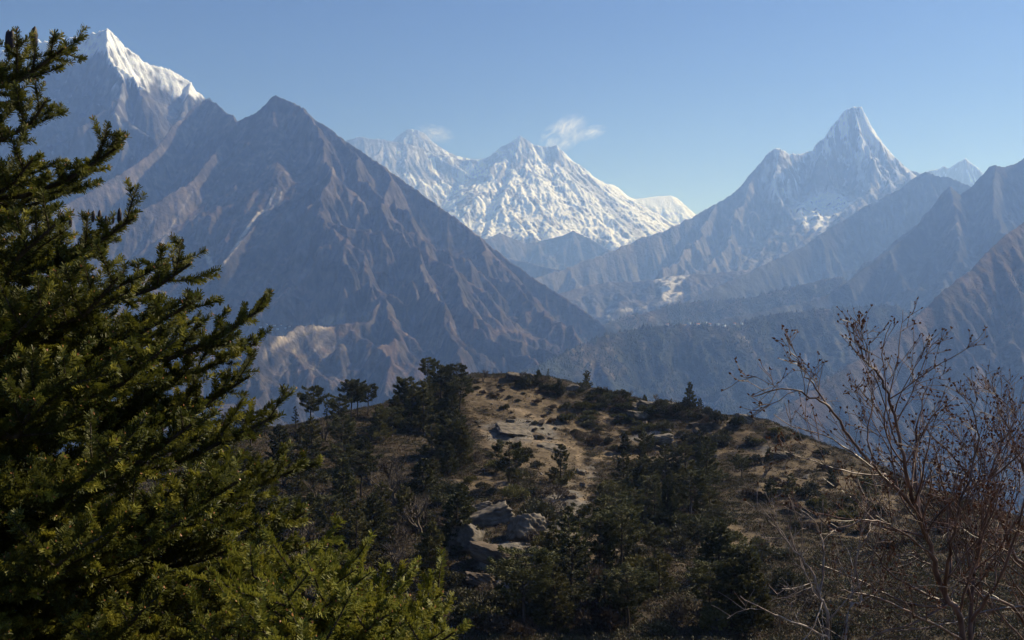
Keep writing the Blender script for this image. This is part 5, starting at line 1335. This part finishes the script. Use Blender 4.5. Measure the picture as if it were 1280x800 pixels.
# young bright fir below it
YX, YY2 = -1.15, 5.6; YB = hz(YX, YY2) - 0.1
limbs = []
for (px_, py_, d) in [(395, 683, 5.6), (355, 700, 5.3), (440, 700, 5.8), (500, 742, 5.7), (552, 742, 5.5), (568, 790, 5.2), (530, 800, 4.9), (470, 775, 4.9), (420, 740, 4.9), (360, 745, 4.7), (310, 712, 5.4), (300, 760, 4.9),
                      (545, 770, 5.9), (450, 730, 6.3), (340, 790, 4.5), (400, 800, 4.4), (270, 700, 5.9), (485, 722, 6.2), (250, 780, 5.0)]:
    tip = P(px_, py_, d); L = math.hypot(tip[0] - YX, tip[1] - YY2); z0 = tip[2] - 0.45 * L - 0.05
    limbs.append(((YX, YY2, z0), tip, 0.35, 0.012 + 0.004 * L, 0.9))
make_fir((YX, YY2, YB), -1.42 - YB, limbs, "young bright yellow green fir at the bottom, below the huge fir", rf, M_NEEDLE_Y, 850, 0.036, 0.0078, [], 0.05)

# ------------------------------------------------------------------ bare birches close by on the right
M_BIRCH = simple_mat("red_brown_birch_bark", (0.050, 0.023, 0.018), (0.23, 0.14, 0.11), 9, 0.42, 0.4, bump=0.3, bdist=0.004)
M_PALE = simple_mat("pale_birch_bark", (0.12, 0.07, 0.055), (0.42, 0.34, 0.29), 9, 0.5, 0.35, bump=0.3, bdist=0.004)
M_DEAD = simple_mat("withered_brown_leaves", (0.045, 0.018, 0.012), (0.15, 0.06, 0.030), 30, 0.7, 0.2, trans=0.2, island=True)
def birch(name, base, stems, mat, label, rs, lv=3, twig=0.0022, dens=1.0, leafy=0.4, droop=0.0):
    """stems: px polylines with their distance and base radius"""
    root = empty(name, base); L0 = np.array(base); main = Soup(); tw = Soup(); lc = []; ld = []
    def sub(pts, r0, r1, lvl, L):
        n = len(pts); s = np.linspace(0, 1, n)
        k = int(max(2, L * (7.5 if lvl == 0 else 9 if lvl == 1 else 11) * dens))
        for i in range(k):
            f = rs.uniform(0.12 if lvl else 0.10, 0.98); q = np.array([np.interp(f, s, pts[:, j]) for j in range(3)])
            j = min(n - 2, int(f * (n - 1))); t = pts[j + 1] - pts[j]; t /= np.linalg.norm(t)
            side = rs.normal(size=3); side -= t * (side @ t); side /= np.linalg.norm(side)
            ang = rs.uniform(0.45, 0.95); d = t * math.cos(ang) + side * math.sin(ang); d[2] += 0.18 - droop; d /= np.linalg.norm(d)
            ln = (L * (1 - f) * 0.55 + 0.10) * rs.uniform(0.45, 1.1); ln = min(ln, [1.0, 0.5, 0.26, 0.12][lvl])
            m = max(4, int(ln / 0.07)); ps = [q]; e = d.copy()
            for _ in range(m):
                e = e + rs.normal(size=3) * 0.13 + np.array([0, 0, 0.03 - droop * 0.1]); e /= np.linalg.norm(e); ps.append(ps[-1] + e * ln / m)
            ps = np.array(ps); ra = max(twig, (r0 + (r1 - r0) * f) * 0.5); rb = max(twig * 0.75, ra * 0.35)
            tw.add(*tube(ps, np.linspace(ra, rb, m + 1), 4 if lvl == 0 else 3))
            if lvl + 1 < lv: sub(ps, ra, rb, lvl + 1, ln)
            if lvl >= 1:
                for p_ in ps[1:]:
                    if rs.random() < leafy * 0.5: lc.append(p_); ld.append(rs.normal(size=3) + np.array([0, 0, -0.2]))
                if rs.random() < leafy * 1.6:
                    for _ in range(2): lc.append(ps[-1]); ld.append(e + rs.normal(size=3) * 0.4)
    for (pl, r0, r1) in stems:
        c = np.array([P(*q) for q in pl]) - L0
        t = np.linspace(0, len(c) - 1, (len(c) - 1) * 5 + 1)
        # smooth through the traced points
        pts = []
        for u in t:
            i = min(len(c) - 2, int(u)); f = u - i; a = c[max(0, i - 1)]; b = c[i]; d = c[i + 1]; e = c[min(len(c) - 1, i + 2)]
            pts.append(0.5 * (2 * b + (d - a) * f + (2 * a - 5 * b + 4 * d - e) * f * f + (3 * b - a - 3 * d + e) * f ** 3))
        pts = np.array(pts); pts[1:-1] += rs.normal(size=(len(pts) - 2, 3)) * 0.006
        L = np.linalg.norm(np.diff(pts, axis=0), axis=1).sum()
        st = Soup(); st.add(*tube(pts, np.linspace(r0, r1, len(pts)), 8)); st.obj("stem", mat, root, smooth=True)
        sub(pts, r0, r1, 0, L)
    o = tw.obj("twigs", mat, root, smooth=True); o["kind"] = "stuff"
    V, Fc = leaves(np.array(lc), np.array(ld), rs.uniform(0.012, 0.028, len(lc)), rs.uniform(0.006, 0.012, len(lc)), rs)
    V2, F2 = leaves(np.array(lc) + 0.003, np.array(ld), 0.018, 0.010, rs)
    o = mesh_np("withered_leaves", np.concatenate([V, V2]), np.concatenate([Fc, F2 + len(V)]), M_DEAD, root); o["kind"] = "stuff"
    print(label, "leaves", len(lc), "faces", sum(len(f) for f in tw.F))
    return tag(root, label, "birch")
rb = np.random.default_rng(99)
B1 = (3.05, 6.5); b1 = (B1[0], B1[1], hz(*B1))
g1 = (1216, 860, 6.5)
BASE1 = tuple(np.array([(1216 - 640) / F * 6.5, 6.5, hz((1216 - 640) / F * 6.5, 6.5)]))
def root_px(x, y, z): a, b = to_px(x, y, z); return (a, b, y)
R1 = root_px(*BASE1)
birch("birch_tree", BASE1, [
    ([R1, (1203, 800, 6.5), (1181, 746, 6.5), (1165, 693, 6.45), (1151, 650, 6.4), (1138, 612, 6.35), (1128, 570, 6.3), (1116, 510, 6.3), (1100, 470, 6.3), (1082, 452, 6.3), (1070, 425, 6.3)], 0.024, 0.0035),
    ([(1148, 640, 6.4), (1110, 600, 6.3), (1094, 583, 6.2), (1067, 552, 6.1), (1040, 514, 6.0), (1014, 498, 6.0), (976, 486, 5.95), (939, 496, 5.9)], 0.013, 0.003),
    ([(1040, 514, 6.0), (1015, 480, 6.05), (1000, 455, 6.1), (987, 436, 6.1)], 0.006, 0.0025),
    ([(1151, 650, 6.4), (1143, 574, 6.6), (1149, 520, 6.8), (1158, 478, 6.9)], 0.012, 0.003),
    ([(1181, 746, 6.5), (1186, 690, 6.3), (1202, 628, 6.2), (1222, 560, 6.2), (1214, 505, 6.2)], 0.013, 0.003),
    ([R1, (1213, 778, 6.7), (1224, 692, 6.8), (1235, 612, 6.9), (1249, 560, 7.0), (1272, 525, 7.0)], 0.018, 0.004),
    ([(1165, 693, 6.45), (1116, 660, 6.2), (1084, 650, 6.0), (1041, 663, 5.9)], 0.009, 0.003),
    ([(1213, 778, 6.7), (1250, 720, 6.5), (1272, 660, 6.4), (1288, 590, 6.3)], 0.014, 0.004),
    ([(1203, 800, 6.5), (1150, 770, 6.1), (1090, 745, 5.9), (1050, 738, 5.8)], 0.010, 0.003),
    ([(1094, 583, 6.2), (1085, 540, 6.3), (1090, 500, 6.4), (1085, 470, 6.4)], 0.006, 0.0025)],
    M_BIRCH, "tall bare reddish birch at the right edge with withered leaves on its twigs", rb, dens=0.95, leafy=0.5)
BASE2 = (((1040 - 640) / F * 5.9), 5.9, hz((1040 - 640) / F * 5.9, 5.9)); R2 = root_px(*BASE2)
birch("birch_sapling", BASE2, [
    ([R2, (1036, 800, 5.9), (1025, 746, 5.9), (1014, 714, 5.9), (993, 687, 5.85), (960, 650, 5.8)], 0.012, 0.003),
    ([(1025, 746, 5.9), (1030, 700, 6.0), (1022, 660, 6.1), (1000, 636, 6.1)], 0.007, 0.0025),
    ([(1036, 800, 5.9), (1000, 780, 5.7), (960, 765, 5.6), (925, 745, 5.5)], 0.007, 0.0025),
    ([R2, (1055, 800, 6.1), (1075, 750, 6.2), (1070, 700, 6.2), (1090, 660, 6.2)], 0.010, 0.003)],
    M_PALE, "small pale barked leafless sapling left of the tall bare birch", rb, dens=0.5, leafy=0.10)
BASE3 = (((1330 - 640) / F * 7.2), 7.2, hz((1330 - 640) / F * 7.2, 7.2)); R3 = root_px(*BASE3)
birch("birch_tree", BASE3, [
    ([R3, (1300, 760, 7.2), (1265, 690, 7.1), (1245, 640, 7.1), (1190, 570, 7.0), (1150, 530, 6.9)], 0.018, 0.003),
    ([R3, (1290, 800, 7.0), (1220, 740, 6.8), (1150, 700, 6.7), (1110, 690, 6.6)], 0.015, 0.003),
    ([R3, (1310, 680, 7.3), (1285, 600, 7.3), (1264, 545, 7.3), (1248, 505, 7.2)], 0.016, 0.003),
    ([(1300, 760, 7.2), (1250, 760, 7.0), (1180, 780, 6.7), (1110, 790, 6.5)], 0.011, 0.003)],
    M_BIRCH, "second bare birch rooted beyond the right edge, its branches crossing the tall one", rb, dens=0.8, leafy=0.22, droop=0.05)
